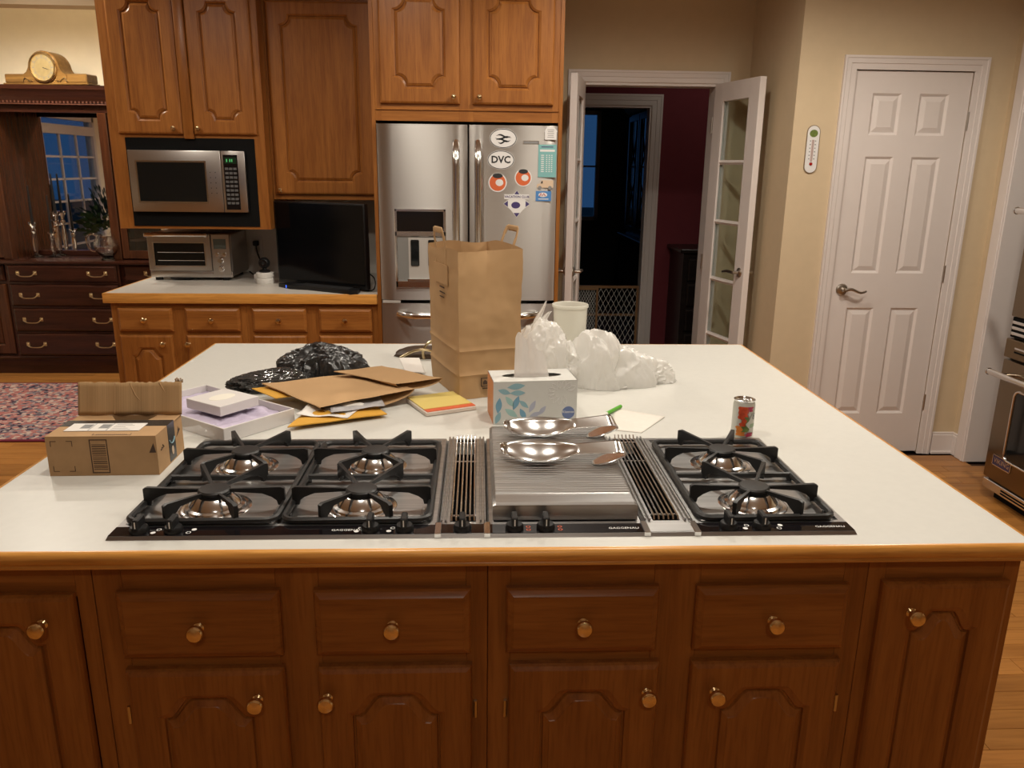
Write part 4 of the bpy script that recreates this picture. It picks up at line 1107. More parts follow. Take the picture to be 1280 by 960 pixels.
bx('plug', (-1.35, YB-.055, 1.075), (-1.32, YB-.0195, 1.105), blackpl, o, bev=.004)
o = thing('power_adapter', 'small white plug adapter lying behind the white hub', 'adapter', (-1.24, 4.58, CT))
bx('brick', (-1.275, 4.56, CT), (-1.205, 4.60, CT+.032), whitepl, o, bev=.006, seg=2)

# ================================================================ black monitor
mx0, my0, mx1, my1 = -1.092, 4.385, -.572, 4.10
mon = thing('monitor', 'large glossy black monitor leaning under the wall cabinet beside the fridge', 'monitor', (mx0, my0, CT), math.atan2(my1-my0, mx1-mx0), world=False)
Lm = math.hypot(mx1-mx0, my1-my0)
scr = mat('screen_black', (.003, .003, .0035, 1), .10, spec=.22)
b = bx('housing', (0, 0, .012), (Lm, .032, .447), blackpl, mon, bev=.004, seg=2)
bx('screen', (.010, -.0012, .030), (Lm-.010, .0005, .438), scr, b)
MB().prism([(.12, -.005), (Lm-.12, -.005), (Lm-.06, .10), (.06, .10)], 'xy', 0, .012).build('stand_base', blackpl, mon)
con = thing('game_console', 'flat black console with a blue light lying in front of the monitor', 'console', (-.98, 4.26, CT), math.atan2(my1-my0, mx1-mx0), world=False)
MB().prism([(-.09, -.02), (.02, -.055), (.12, -.035), (.40, -.045), (.43, -.02), (.40, .042), (-.06, .042)], 'xy', 0, .020).build('case', blackpl, con, smooth=30)
MB().prism([(.02, -.03), (.38, -.032), (.36, .036), (.05, .036)], 'xy', .020, .024).build('lid', mat('grey_black', (.025, .025, .026, 1), .35), con)
MB().prism([(-.02, -.0425), (-.014, -.0445), (-.014, -.0465), (-.02, -.0445)], 'xy', .004, .018).build('light', emit('blue_led', (.05, .15, 1, 1), 1.5), con, smooth=0)
o = thing('monitor_cable', 'black cable looping down beside the monitor and the fridge panel', 'cable', (-.545, 4.14, CT))
MB().tube(smooth_path([(-.575, 4.20, 1.0), (-.545, 4.16, .985), (-.533, 4.13, .96), (-.54, 4.12, .93), (-.56, 4.13, .9185), (-.60, 4.17, .9185)]), .0035, 8).build('cord', blackpl, o)

# ================================================================ dining room: hutch
HY, HM = 5.95, 6.362
h = thing('china_hutch', 'dark mahogany breakfront china hutch with mirrored niche and brass pulls', 'hutch', (-3.0, 6.2, 0))
HX0, HX1, NX0, NX1 = -3.95, -2.15, -3.434, -2.70
bx('base_case', (HX0, HY+.035, .12), (HX1, 6.43, .828), mahog_x, h)
bx('plinth', (HX0+.01, HY+.01, 0), (HX1-.01, 6.43, .12), mahog_x, h, bev=.004)
bx('plinth_moulding', (HX0, HY-.005, .112), (HX1, 6.43, .135), mahog_x, h, bev=.006, seg=2)
bx('deck', (HX0-.01, HY-.02, .828), (HX1+.01, 6.43, .850), mahog_x, h, bev=.006, seg=2)
bx('centre_block', (-3.45, HY, .135), (-2.636, HY+.04, .828), mahog_x, h)
def bail(parent, x, y, z, w=.062):
    mb = MB()
    for s in (-1, 1): mb.lathe([(0, 0), (.012, 0), (.010, .003), (.005, .005), (.005, .016), (0, .017)], (x+s*w, y, z+.012), (0, -1, 0), 12)
    P = []
    for k in range(13):
        u = k/12*2-1; P.append((x+u*w, y-.018, z+.010-.020*(1-u**4)-.006*math.cos(u*PI)*0))
    mb.tube(P, .0042, 8)
    for s in (-1, 1): mb.box((x+s*w-.012, y-.003, z-.002), (x+s*w+.012, y, z+.028), .003)
    return mb.build('pull', brassd, parent)
for z0, z1 in ((.698, .818), (.520, .676), (.330, .500), (.145, .312)):
    d = cab_drawer(h, -3.432, -2.652, z0, z1, HY, kn=False, m=mahog_x)
    for x in (-3.295, -2.790): bail(d, x, HY-.02, (z0+z1)/2-.008)
    bx('drawer_moulding', (-3.44, HY-.012, z0-.014), (-2.645, HY, z0-.004), mahog_x, h, bev=.004, seg=2)
for a, b in ((-3.93, -3.475), (-2.615, -2.17)):
    d = cab_drawer(h, a, b, .698, .818, HY+.035, kn=False, m=mahog_x); bail(d, (a+b)/2, HY+.015, .75)
    d = cab_door(h, a, b, .145, .676, HY+.035, outline(a+.07, b-.07, .215, .606, .0, .0), None, m=mahog_z)
# upper part
UF = 6.045
for a, b in ((HX0+.02, HX0+.05), (NX0-.022, NX0), (NX1, NX1+.022), (HX1-.05, HX1-.02)):
    bx('upright', (a, UF, .850), (b, 6.43, 1.93), mahog_z, h)
bx('back_panel', (HX0+.03, HM+.012, .850), (HX1-.03, HM+.03, 1.93), mahog_z, h)
bx('mirror_rail', (NX0, HM-.035, .850), (NX1, HM+.012, .888), mahog_x, h, bev=.004)
bx('mirror', (NX0, HM, .888), (NX1, HM+.004, 1.90), mat('mirror_silver', (.86, .87, .88, 1), .015, 1.0), h)
bx('header', (HX0, UF-.005, 1.886), (HX1, UF+.03, 1.95), mahog_x, h)
bx('pilaster', (NX1-.002, UF-.016, .850), (NX1+.060, UF+.004, 1.886), mahog_z, h, bev=.004)
bx('pilaster', (NX0-.060, UF-.016, .850), (NX0+.002, UF+.004, 1.886), mahog_z, h, bev=.004)
MB().prism([(UF-.012, 1.93), (UF-.03, 1.945), (UF-.035, 1.965), (UF-.055, 2.005), (UF-.085, 2.035), (UF-.085, 2.062), (6.43, 2.062), (6.43, 1.93)], 'yz', HX0-.04, HX1+.04).build('cornice', mahog_x, h, smooth=30)
dn = MB(); x = HX0
while x < HX1: dn.box((x, UF-.040, 1.947), (x+.012, UF-.030, 1.960)); x += .026
dn.build('dentils', wood('lighter_mahogany', (.13, .05, .032, 1), (.08, .03, .016, 1), 'x'), h, smooth=0, kind='stuff')
bx('dentil_bead', (HX0-.01, UF-.042, 1.935), (HX1+.01, UF-.02, 1.943), bpy.data.materials['lighter_mahogany'], h, bev=.002)
# side doors with glass
for a, b in ((HX0+.05, NX0-.062), (NX1+.062, HX1-.05)):
    d = MB()
    for p, q in (((a, UF, .86), (a+.05, UF+.02, 1.88)), ((b-.05, UF, .86), (b, UF+.02, 1.88)), ((a+.05, UF, .86), (b-.05, UF+.02, .92)), ((a+.05, UF, 1.82), (b-.05, UF+.02, 1.88))): d.box(p, q, .002)
    d = d.build('glass_door', mahog_z, h)
    bx('pane', (a+.05, UF+.009, .92), (b-.05, UF+.012, 1.82), glass, d)
    for z in (.985, 1.25, 1.55): bx('shelf', (a, UF+.03, z), (b, HM, z+.016), mahog_x, h)

# mantel clock
kx, ky = -3.03, 6.13
ck = thing('mantel_clock', 'wooden tambour mantel clock with brass bezel on top of the hutch', 'clock', (kx, ky, 2.062), math.radians(-9), world=False)
clockw = wood('clock_walnut', (.27, .145, .04, 1), (.15, .075, .022, 1), 'x', .3)
bx('base', (-.32, -.075, .008), (.32, .075, .022), clockw, ck, bev=.004)
for sx in (-.28, .26):
    for sy in (-.06, .045): bx('foot', (sx, sy, 0), (sx+.03, sy+.02, .008), clockw, ck)
bx('wing', (-.31, -.065, .022), (-.10, .065, .082), clockw, ck, bev=.006)
bx('wing', (.10, -.065, .022), (.31, .065, .082), clockw, ck, bev=.006)
poly = [(-.16, .022), (.16, .022), (.165, .075), (.135, .095), (.122, .115)]
for k in range(13):
    a = math.radians(5+170*k/12); poly.append((.118*math.cos(a), .115+.118*math.sin(a)))
poly += [(-.122, .115), (-.135, .095), (-.165, .075)]
MB().prism(poly, 'xz', -.070, .068).build('case', clockw, ck, smooth=30)
MB().lathe([(.098, 0), (.104, .004), (.104, .012), (.098, .018), (.088, .016), (.086, .008)], (0, -.070, .122), (0, -1, 0), 36).build('bezel', brass, ck)
f = MB().lathe([(0, .008), (.088, .008)], (0, -.070, .122), (0, -1, 0), 36).build('dial', mat('gilt_dial', (.42, .32, .15, 1), .4, .3, vary=(40, (1, 1, 1), .1)), ck, smooth=0)
MB().lathe([(.062, .0085), (.064, .0085)], (0, -.070, .122), (0, -1, 0), 36).build('chapter_line', inkg, f, smooth=0)
for k in range(12):
    a = k*PI/6; c, s = math.cos(a), math.sin(a)
    MB().add([(c*.066-s*.0025, -.0787, .122+s*.066+c*.0025), (c*.066+s*.0025, -.0787, .122+s*.066-c*.0025), (c*.080+s*.0025, -.0787, .122+s*.080-c*.0025), (c*.080-s*.0025, -.0787, .122+s*.080+c*.0025)], [(0, 1, 2, 3)]).build('numeral', inkg, f, smooth=0)
for L, a, w in ((.050, -.35, .003), (.070, -.28, .002)):
    c, s = math.cos(a), math.sin(a)
    MB().add([(-s*w, -.0795, .122+c*w), (s*w, -.0795, .122-c*w), (c*L, -.0795, .122+s*L)], [(0, 1, 2)]).build('hand', ink, f, smooth=0)
for s in (-1, 1):
    MB().tube([(s*.165, -.072, .030), (s*.15, -.073, .055), (s*.13, -.073, .045), (s*.115, -.073, .030), (s*.09, -.073, .034)], .004, 6).build('carving', brassd, ck)

# candlesticks and pitcher
taper = mat('black_candle', (.01, .009, .009, 1), .4)
def candlestick(label, x, y, hgt, ch):
    o = thing('candlestick', label, 'candlestick', (x, y, .850), world=True)
    k = hgt
    MB().lathe([(0, 0), (.048, 0), (.050, .004), (.040, .010), (.016, .018), (.011, .03), (.015, .05), (.018, k*.4), (.014, k*.62), (.010, k*.68), (.018, k*.72), (.020, k*.76), (.010, k*.80), (.014, k*.86), (.030, k*.97), (.033, k), (.011, k), (.010, k-.012), (0, k-.012)], (x, y, .850), n=20).build('stem', crystal, o)
    MB().lathe([(0, 0), (.0105, 0), (.008, ch*.6), (.0055, ch-.004), (.002, ch), (0, ch)], (x, y, .850+k-.011), n=12).build('candle', taper, o)
candlestick('medium crystal candlestick with black taper at the left of the niche group', -3.345, 6.20, .262, .28)
candlestick('tallest crystal candlestick with black taper set back against the mirror', -3.225, 6.315, .335, .29)
candlestick('shortest crystal candlestick with black taper at the front of the niche group', -3.215, 6.20, .190, .28)
px_, py_ = -2.74, 6.03
pit = thing('glass_pitcher', 'round clear glass pitcher with curled handle on the hutch deck', 'pitcher', (px_, py_, .850))
MB().lathe([(0, .0), (.045, 0), (.050, .008), (.040, .020), (.060, .045), (.086, .085), (.090, .115), (.078, .150), (.066, .170), (.070, .190), (.067, .190), (.063, .170), (.075, .148), (.086, .115), (.082, .088), (.056, .05), (.03, .03), (0, .026)], (px_, py_, .850), n=30).build('bowl', crystal, pit)
MB().tube(smooth_path([(px_-.066, py_, 1.025), (px_-.10, py_-.005, 1.04), (px_-.132, py_-.008, 1.02), (px_-.138, py_-.008, .98), (px_-.115, py_-.005, .925), (px_-.085, py_, .915)]), .007, 10).build('handle', crystal, pit)

# potted plant in front of the dining window (seen in the mirror)
pl = thing('potted_plant', 'bushy dark green plant in a clay pot by the dining window', 'plant', (-4.25, 3.15, 0))
MB().lathe([(0, 0), (.14, 0), (.19, .34), (.20, .36), (.175, .36), (.165, .33), (0, .32)], (-4.25, 3.15, 0.30), n=24).build('pot', mat('clay_pot', (.16, .06, .035, 1), .7), pl)
MB().cyl((-4.25, 3.15, 0), (-4.25, 3.15, .30), .12, .10, 16).build('plant_stand', mahog_z, pl)
lv = MB(); rnd = random.Random(3)
for k in range(420):
    th = rnd.random()*2*PI; ph = math.acos(rnd.uniform(-.3, 1)); r = .12+.26*rnd.random()
    c = Vector((-4.25, 3.15, .86))+Vector((math.sin(ph)*math.cos(th)*r*.8, math.sin(ph)*math.sin(th)*r*1.25, math.cos(ph)*r*1.1))
    d = (c-Vector((-4.25, 3.15, .7))).normalized(); s = d.orthogonal().normalized(); L = .09+.05*rnd.random()
    lv.add([c, c+d*L*.5+s*.028, c+d*L-Vector((0, 0, .02)), c+d*L*.5-s*.028], [(0, 1, 2, 3)])
lv.build('foliage', mat('dark_leaf', (.02, .06, .02, 1), .5), pl, smooth=0, kind='stuff')

# patterned rug
rug_m = bpy.data.materials.new('hooked_rug'); rug_m.use_nodes = True; nt = rug_m.node_tree; b = nt.nodes['Principled BSDF']
tc = nt.nodes.new('ShaderNodeTexCoord'); vo = nt.nodes.new('ShaderNodeTexVoronoi'); vo.inputs['Scale'].default_value = 46
rp = nt.nodes.new('ShaderNodeValToRGB'); rp.color_ramp.interpolation = 'CONSTANT'
cols = [(.0, (.05, .035, .06, 1)), (.14, (.40, .15, .14, 1)), (.36, (.50, .34, .30, 1)), (.5, (.17, .14, .17, 1)), (.60, (.42, .19, .17, 1)), (.76, (.55, .45, .38, 1)), (.88, (.25, .23, .25, 1))]
while len(rp.color_ramp.elements) < len(cols): rp.color_ramp.elements.new(.5)
for e, (p, c) in zip(rp.color_ramp.elements, cols): e.position = p; e.color = c
sep = nt.nodes.new('ShaderNodeSeparateColor'); nt.links.new(tc.outputs['Object'], vo.inputs['Vector']); nt.links.new(vo.outputs['Color'], sep.inputs['Color']); nt.links.new(sep.outputs[0], rp.inputs['Fac'])
nt.links.new(rp.outputs['Color'], b.inputs['Base Color']); b.inputs['Roughness'].default_value = .95; b.inputs['Specular IOR Level'].default_value = .1
rug = thing('rug', 'red, grey and pink speckled rug with dark red edge on the oak floor', 'rug', (-3.0, 5.0, 0))
bx('pile', (-4.35, 4.41, .0005), (-1.95, 5.625, .014), rug_m, rug, bev=.004)
wine = mat('wine_binding', (.16, .012, .035, 1), .9)
for a, b_ in (((-4.37, 4.388, .0005), (-1.93, 4.41, .012)), ((-4.37, 5.625, .0005), (-1.93, 5.645, .012)), ((-4.37, 4.41, .0005), (-4.35, 5.625, .012)), ((-1.95, 4.41, .0005), (-1.93, 5.625, .012))): bx('binding', a, b_, wine, rug, bev=.003)
# ================================================================ thermometer on the pantry wall
th = thing('wall_thermometer', 'white oblong thermometer with a green frog-like emblem plate on the tan wall', 'thermometer', (1.706, YP, 1.535))
th['label'] = 'white oblong wall thermometer with a round green emblem and red bulb'
tx, tz0_, tz1_ = 1.706, 1.534, 1.772
def stadium(cx, z0, z1, r, n=12):
    P = []
    for k in range(n+1): a = PI*k/n; P.append((cx+r*math.cos(a), z1-r+r*math.sin(a)))
    for k in range(n+1): a = PI+PI*k/n; P.append((cx+r*math.cos(a), z0+r+r*math.sin(a)))
    return P
MB().prism(stadium(tx, tz0_, tz1_, .034), 'xz', YP-.006, YP-.0005).build('rim', mat('rim_brown', (.22, .16, .10, 1), .5), th)
MB().prism(stadium(tx, tz0_+.004, tz1_-.004, .0305), 'xz', YP-.008, YP-.005).build('face', vinyl, th)
MB().prism(ellipse(tx, 1.731, .021, .018), 'xz', YP-.009, YP-.007).build('emblem', mat('green_enamel', (.12, .17, .03, 1), .5, vary=(90, (1, 1, 1), .3)), th)
bx('scale_plate', (tx-.006, YP-.009, 1.595), (tx+.006, YP-.0078, 1.70), mat('scale_pink', (.5, .36, .32, 1), .5), th)
bx('glass_tube', (tx-.0018, YP-.0115, 1.585), (tx+.0018, YP-.0085, 1.70), mat('tube_grey', (.45, .38, .36, 1), .2), th)
MB().lathe([(0, 0), (.008, 0), (.008, .003), (0, .004)], (tx, YP-.008, 1.582), (0, -1, 0), 16).build('bulb', mat('red_spirit', (.35, .01, .01, 1), .25), th)
for k in range(6):
    for s in (-1, 1): bx('scale_mark', (tx+s*.013-.003, YP-.0085, 1.604+.0175*k), (tx+s*.013+.003, YP-.0078, 1.609+.0175*k), inkg, th)

# ================================================================ wall oven tower
ovm = mat('oven_steel', (.22, .165, .105, 1), .28, 1.0, bump=(1, (5, 5, 600), .08, .0004))
OX, OY0, OY1 = 2.49, 2.72, 3.556
ov = thing('double_oven', 'stainless double wall oven standing in the white cased alcove', 'oven', (2.8, 3.14, 0))
bx('case', (OX+.03, OY0+.004, .045), (3.16, OY1-.004, 1.95), sgrey, ov)
bx('plinth', (OX+.06, OY0+.02, 0), (3.15, OY1-.02, .045), blackmt, ov)
bx('base_trim', (OX+.004, OY0, .055), (OX+.04, OY1, .100), steel_p, ov, bev=.003)
for k in range(2): bx('vent_slot', (OX+.002, OY0+.06, .066+.014*k), (OX+.005, OY1-.14, .073+.014*k), blackmt, ov)
ld_ = bx('oven_door', (OX, OY0, .112), (OX+.035, OY1, .700), ovm, ov, bev=.004, seg=2)
ud_ = bx('oven_door', (OX, OY0, .905), (OX+.035, OY1, 1.480), ovm, ov, bev=.004, seg=2)
bx('control_panel', (OX, OY0, 1.495), (OX+.035, OY1, 1.70), ovm, ov, bev=.004, seg=2)
bx('top_trim', (OX+.006, OY0, 1.71), (OX+.04, OY1, 1.90), ovm, ov, bev=.004)
bx('mid_panel', (OX-.004, OY0, .712), (OX+.035, OY1, .800), ovm, ov, bev=.003)
for k in range(2): bx('vent_slot', (OX-.0055, OY0+.08, .742+.018*k), (OX-.003, OY1-.07, .750+.018*k), steel_p if k else blackmt, ov)
bx('vent_frame', (OX+.012, OY0, .806), (OX+.035, OY1, .900), blackmt, ov)
for k in range(3): bx('louvre', (OX+.004, OY0+.01, .818+.026*k), (OX+.02, OY1-.01, .832+.026*k), steel_p, ov, bev=.002)
for d, zc_ in ((ld_, .640), (ud_, 1.385)):
    MB().tube([(OX-.068, OY0+.02, zc_), (OX-.068, OY1-.012, zc_)], .0145, 14).cyl((OX-.068, OY1-.012, zc_), (OX-.068, OY1+.002, zc_), .017, .015).build('handle', steel_p, d)
    for yy in (OY0+.09, OY1-.09): MB().cyl((OX-.068, yy, zc_), (OX, yy, zc_), .010).build('handle_post', steel_p, d)
for d, a, b_ in ((ld_, .235, .575), (ud_, 1.02, 1.32)):
    pts = rounded(-(OY1-.125), -(OY0+.125), a, b_, 0, .03); P = [(OX-.003, -p[0], p[1]) for p in pts]
    MB().tube(P, .006, 8, closed=True).build('window_frame', steel_p, d)
    MB().prism([(-p[0], p[1]) for p in pts], 'yz', OX-.002, OX+.001).build('window', darkglass, d)
bd_ = bx('badge', (OX-.003, 3.372, .190), (OX, 3.500, .238), mat('badge_blue', (.04, .03, .07, 1), .35), ld_)
for a, b_ in (((OX-.0042, 3.369, .187), (OX-.001, 3.503, .191)), ((OX-.0042, 3.369, .237), (OX-.001, 3.503, .241)), ((OX-.0042, 3.369, .187), (OX-.001, 3.373, .241)), ((OX-.0042, 3.499, .187), (OX-.001, 3.503, .241))): bx('badge_rim', a, b_, steel_p, ld_)
text('badge_lettering', 'VIKING', .034, Matrix.Translation((OX-.0036, 3.436, .214)) @ Matrix.Rotation(-PI/2, 4, 'Z') @ Matrix.Rotation(PI/2, 4, 'X'), bpy.data.materials['polished_steel'], ld_)
for k in range(4): MB().lathe([(0, 0), (.026, 0), (.024, .02), (.018, .024), (0, .025)], (OX, 2.85+.19*k, 1.60), (-1, 0, 0), 20).build('dial', blackpl, ov)

# ================================================================ hall beyond the french doors
ch = thing('chest_of_drawers', 'nearly black chest of drawers against the burgundy wall', 'chest', (1.95, 6.3, 0))
ebony = wood('ebony', (.022, .016, .014, 1), (.012, .009, .008, 1), 'x', .3)
bx('case', (1.60, 6.16, .05), (2.35, 6.60, .92), ebony, ch)
bx('top', (1.57, 6.13, .92), (2.38, 6.605, .95), ebony, ch, bev=.005)
for k in range(4):
    d = cab_drawer(ch, 1.64, 2.31, .10+.20*k, .28+.20*k, 6.16, kn=False, m=ebony)
    for x in (1.78, 2.16): bail(d, x, 6.14, .18+.20*k)
for x in (1.62, 2.29):
    for y in (6.18, 6.54): bx('foot', (x, y, 0), (x+.04, y+.04, .05), ebony, ch)
o = thing('gift_box', 'small red box with a yellow band on the dark chest', 'box', (1.86, 6.3, .95))
bx('box', (1.80, 6.22, .95), (1.95, 6.36, 1.06), mat('red_card', (.30, .012, .012, 1), .5), o, bev=.002)
bx('band', (1.799, 6.219, 1.028), (1.951, 6.361, 1.046), mat('yellow_band', (.45, .30, .06, 1), .5), o)
bx('label', (1.82, 6.2185, .975), (1.87, 6.2195, 1.005), vinyl, o)
# wooden safety gate with diamond mesh across the hall doorway
gt = thing('safety_gate', 'wooden safety gate with diamond mesh across the hall doorway', 'gate', (.9, 6.66, 0))
gw = wood('gate_pine', (.30, .17, .08, 1), (.2, .11, .05, 1), 'x'); gwz = wood('gate_pine_upright', (.30, .17, .08, 1), (.2, .11, .05, 1), 'z')
for (a, b_, y, zt) in ((.44, 1.02, 6.655, .575), (.78, 1.368, 6.675, .588)):
    for z in (.03, zt-.022): bx('rail', (a, y, z), (b_, y+.014, z+.022), gw, gt)
    for x in (a, b_-.018): bx('upright', (x, y+.001, .03), (x+.018, y+.015, zt), gwz, gt)
    ms = MB(); p, s, zb = .045, .085, .052; x = a-.5
    hh = zt-.022-zb
    while x < b_+.5:
        for sg in (1, -1):
            xa, xb = x, x+sg*hh*p/s; za, zb_ = zb, zb+hh
            lo, hi = a+.01, b_-.01
            pts = []
            t0, t1 = 0.0, 1.0; dx = xb-xa
            for lim, sgn in ((lo, 1), (hi, -1)):
                tt = (lim-xa)/dx
                if (dx > 0) == (sgn > 0): t0 = max(t0, tt)
                else: t1 = min(t1, tt)
            if t1-t0 > .02: ms.tube([(xa+dx*t0, y+.007, za+hh*t0), (xa+dx*t1, y+.007, za+hh*t1)], .0022, 4)
        x += p
    ms.build('mesh', mat('pale_mesh', (.62, .60, .55, 1), .5) if 'pale_mesh' not in bpy.data.materials else bpy.data.materials['pale_mesh'], gt, kind='stuff')
bx('mid_rail', (.80, 6.691, .325), (1.365, 6.700, .345), gw, gt)
# china cabinet in the dark room, glass doors with lattice bars
cc = thing('china_cabinet', 'dark china cabinet with diamond lattice glass doors in the unlit room', 'cabinet', (1.8, 7.7, 0))
cx0, cy0, cy1 = 1.56, 6.86, 8.62
bx('base', (cx0-.03, cy0, 0), (2.06, cy1, .86), ebony, cc)
bx('base_top', (cx0-.06, cy0-.02, .86), (2.07, cy1+.02, .89), ebony, cc, bev=.004)
bx('case', (cx0+.03, cy0+.02, .89), (2.06, cy1-.02, 2.10), ebony, cc)
MB().prism([(cx0+.03, 2.08), (cx0-.01, 2.10), (cx0-.07, 2.18), (cx0-.07, 2.21), (2.06, 2.21), (2.06, 2.08)], 'xz', cy0-.03, cy1+.03).build('cornice', ebony, cc)
mull = mat('ebony_bars', (.012, .010, .010, 1), .4)
for k in range(3):
    a = cy0+.04+k*(cy1-cy0-.08)/3; b_ = a+(cy1-cy0-.08)/3-.03
    d = MB()
    for p, q in (((cx0, a, .93), (cx0+.028, a+.05, 2.06)), ((cx0, b_-.05, .93), (cx0+.028, b_, 2.06)), ((cx0, a+.05, .93), (cx0+.028, b_-.05, .98)), ((cx0, a+.05, 2.01), (cx0+.028, b_-.05, 2.06))): d.box(p, q)
    d = d.build('glass_door', ebony, cc, smooth=0)
    bx('pane', (cx0+.012, a+.05, .98), (cx0+.016, b_-.05, 2.01), mat('cabinet_glass', (.02, .02, .02, 1), .05, .0, 1.0, IOR=2.4) if 'cabinet_glass' not in bpy.data.materials else bpy.data.materials['cabinet_glass'], d)
    w0, w1 = a+.05, b_-.05; ww = w1-w0
    for seg in ((0, 0, .5, .33), (1, 0, .5, .33), (.5, .33, 0, .5), (.5, .33, 1, .5), (0, .5, .5, .67), (1, .5, .5, .67), (.5, .67, 0, 1), (.5, .67, 1, 1), (.25, 0, .25, 1), (.75, 0, .75, 1)):
        MB().cyl((cx0+.010, w0+seg[0]*ww, .98+seg[1]*1.03), (cx0+.010, w0+seg[2]*ww, .98+seg[3]*1.03), .006, n=6).build('lattice_bar', mull, d)
# ================================================================ things on the island
# ---- open cardboard box
bw, bd, bh = .222, .155, .084
cb = thing('cardboard_box', 'open cardboard shipping box with shipping label, black tape and raised back flap', 'box', (-.780, 1.657, CT), math.radians(1.2), world=False)
hx, hy, t = bw/2, bd/2, .003
for nm, a, b in (('front_wall', (-hx, -hy, .0005), (hx, -hy+t, bh)), ('back_wall', (-hx, hy-t, .0005), (hx, hy, bh)), ('left_wall', (-hx, -hy+t, .0005), (-hx+t, hy-t, bh)), ('right_wall', (hx-t, -hy+t, .0005), (hx, hy-t, bh)), ('bottom', (-hx+t, -hy+t, .0005), (hx-t, hy-t, .004))):
    bx(nm, a, b, card, cb)
MB().prism([(-hx, -hy), (hx, -hy), (hx, hy*.25), (hx*.6, hy*.30), (-hx*.5, hy*.34), (-hx, hy*.30)], 'xy', bh, bh+.003).build('front_flap', card, cb)
MB().prism([(-hx, hy*.30), (-hx*.12, hy*.42), (-hx*.35, hy*.98), (-hx, hy)], 'xy', bh-.0035, bh-.0005).build('side_flap', card, cb)
MB().prism([(hx, hy*.25), (hx*.45, hy*.42), (hx*.55, hy*.98), (hx, hy)], 'xy', bh-.0035, bh-.0005).build('side_flap', card, cb)
rnd = random.Random(5)
fl = MB()
def flapf(u, v):
    x = -hx-.002+(bw+.004)*u; s = .074*v+(.0015*rnd.uniform(-1, 1) if v > .95 else 0)
    return (x, hy+s*.26+.0012*math.sin(u*26), bh+s*.965)
fl.grid(flapf, 40, 8)
fl.build('back_flap', mat('corrugated_inside', (.42, .265, .13, 1), .8, spec=.2, vary=(1, (420, 1, 1), .10), bump=(1, (420, 1, 1), .5, .001)), cb, smooth=40, solid=.003)
for P in ([(.0, .072), (.012, .045), (.042, .010)], [(.064, .074), (.078, .050), (.082, .004)], [(-.032, .073), (-.033, .004)], [(.028, .070), (.026, .030)], [(.080, .046), (.108, .048)]):
    MB().tube([(x, hy+s*.26-.0022, bh+s*.965) for x, s in P], .0011, 6).build('crease', card, cb)
for k in range(9):
    MB().tube([(hx-.012+.002*k, hy+.019, bh+.070), (hx-.012+.002*k+.003*rnd.uniform(-1, 1), hy+.017, bh+.078+.006*rnd.random())], .0012, 5).build('torn_fibre', card, cb)
tape = mat('black_tape', (.018, .02, .022, 1), .25)
tb0, tb1 = -.012, .028
MB().box((-hx-.0004, tb0, bh+.003), (hx+.0004, tb1, bh+.0036)).build('tape', tape, cb, smooth=0)
MB().box((hx, tb0, .004), (hx+.0006, tb1, bh+.0036)).build('tape', tape, cb, smooth=0)
MB().box((-hx-.0006, tb0, .03), (-hx, tb1, bh+.0036)).build('tape', tape, cb, smooth=0)
MB().tube([(hx+.0012, .008+.016*math.cos(a), .058+.016*math.sin(a)) for a in [PI*1.12+PI*.76*k/8 for k in range(9)]], .0012, 6).build('tape_print', mat('pale_blue_ink', (.25, .42, .48, 1), .5), cb)
MB().prism(ellipse(.008, .025, .006, .010, 16), 'yz', hx+.0006, hx+.0011).build('tape_print', cream, cb)
lb = bx('shipping_label', (-.088, -.046, bh+.0037), (.066, .004, bh+.0045), wpaper, cb)
for x, w, y, hgt in ((-.062, .020, -.030, .026), (-.024, .020, -.030, .026)): bx('label_print', (x, y, bh+.0045), (x+w, y+hgt, bh+.0047), inkg, lb)
for k in range(5): bx('label_print', (.005+.0, -.040+.009*k, bh+.0045), (.045-.008*(k % 3), -.0385+.009*k, bh+.0047), inkg, lb)
for a, b in ((-.04, -.0385), (-.003, -.0015)): bx('label_print', (a, -.045, bh+.0045), (b, .003, bh+.0047), inkg, lb)
kink = mat('brown_ink', (.06, .032, .018, 1), .7)
yy = -hy-.0003
def fbar(name, x0, x1, z0, z1): return bx(name, (x0, yy, z0), (x1, -hy+.0001, z1), kink, cb)
for sx, ex in ((-.102, 1), (-.058, -1)):
    for sz, ez in ((.010, 1), (.077, -1)):
        fbar('corner_mark', sx, sx+ex*.012, sz, sz+ez*.0012); fbar('corner_mark', sx, sx+ex*.0012, sz, sz+ez*.012)
fbar('barcode_frame', -.024, -.022, .006, .080); fbar('barcode_frame', .010, .012, .006, .080); fbar('barcode_frame', -.024, .012, .006, .008); fbar('barcode_frame', -.024, .012, .078, .080)
z = .014
while z < .068:
    w = rnd.choice((.0012, .002, .0032)); fbar('barcode_bar', -.020, .008, z, z+w); z += w+rnd.choice((.0014, .0022, .003))
MB().prism([(.095, .050), (.109, .050), (.105, .071)], 'xz', yy, -hy+.0001).build('arrow_mark', kink, cb, smooth=0)
for a, b in (((-.02, -hy+.006), (.058, -hy+.0075)), ((-.02, -hy+.006), (-.0185, -hy+.016)), ((.0565, -hy+.006), (.058, -hy+.016))): bx('flap_print', (a[0], a[1], bh+.003), (b[0], b[1], bh+.0033), kink, cb)
for k in range(16): bx('flap_print', (-.012+.004*k, -hy+.008, bh+.003), (-.0105+.004*k, -hy+.0125, bh+.0033), kink, cb)
for k in range(3): MB().tube([(hx+.0008, -.058+.006*k, .048+.004*k), (hx+.0008, -.052+.006*k, .050)], .0012, 5).build('side_print', kink, cb)
MB().prism([(.036, .045), (.060, .055), (.058, .060), (.052, .058), (.050, .066), (.046, .055)], 'yz', hx, hx+.0004).build('side_print', kink, cb)

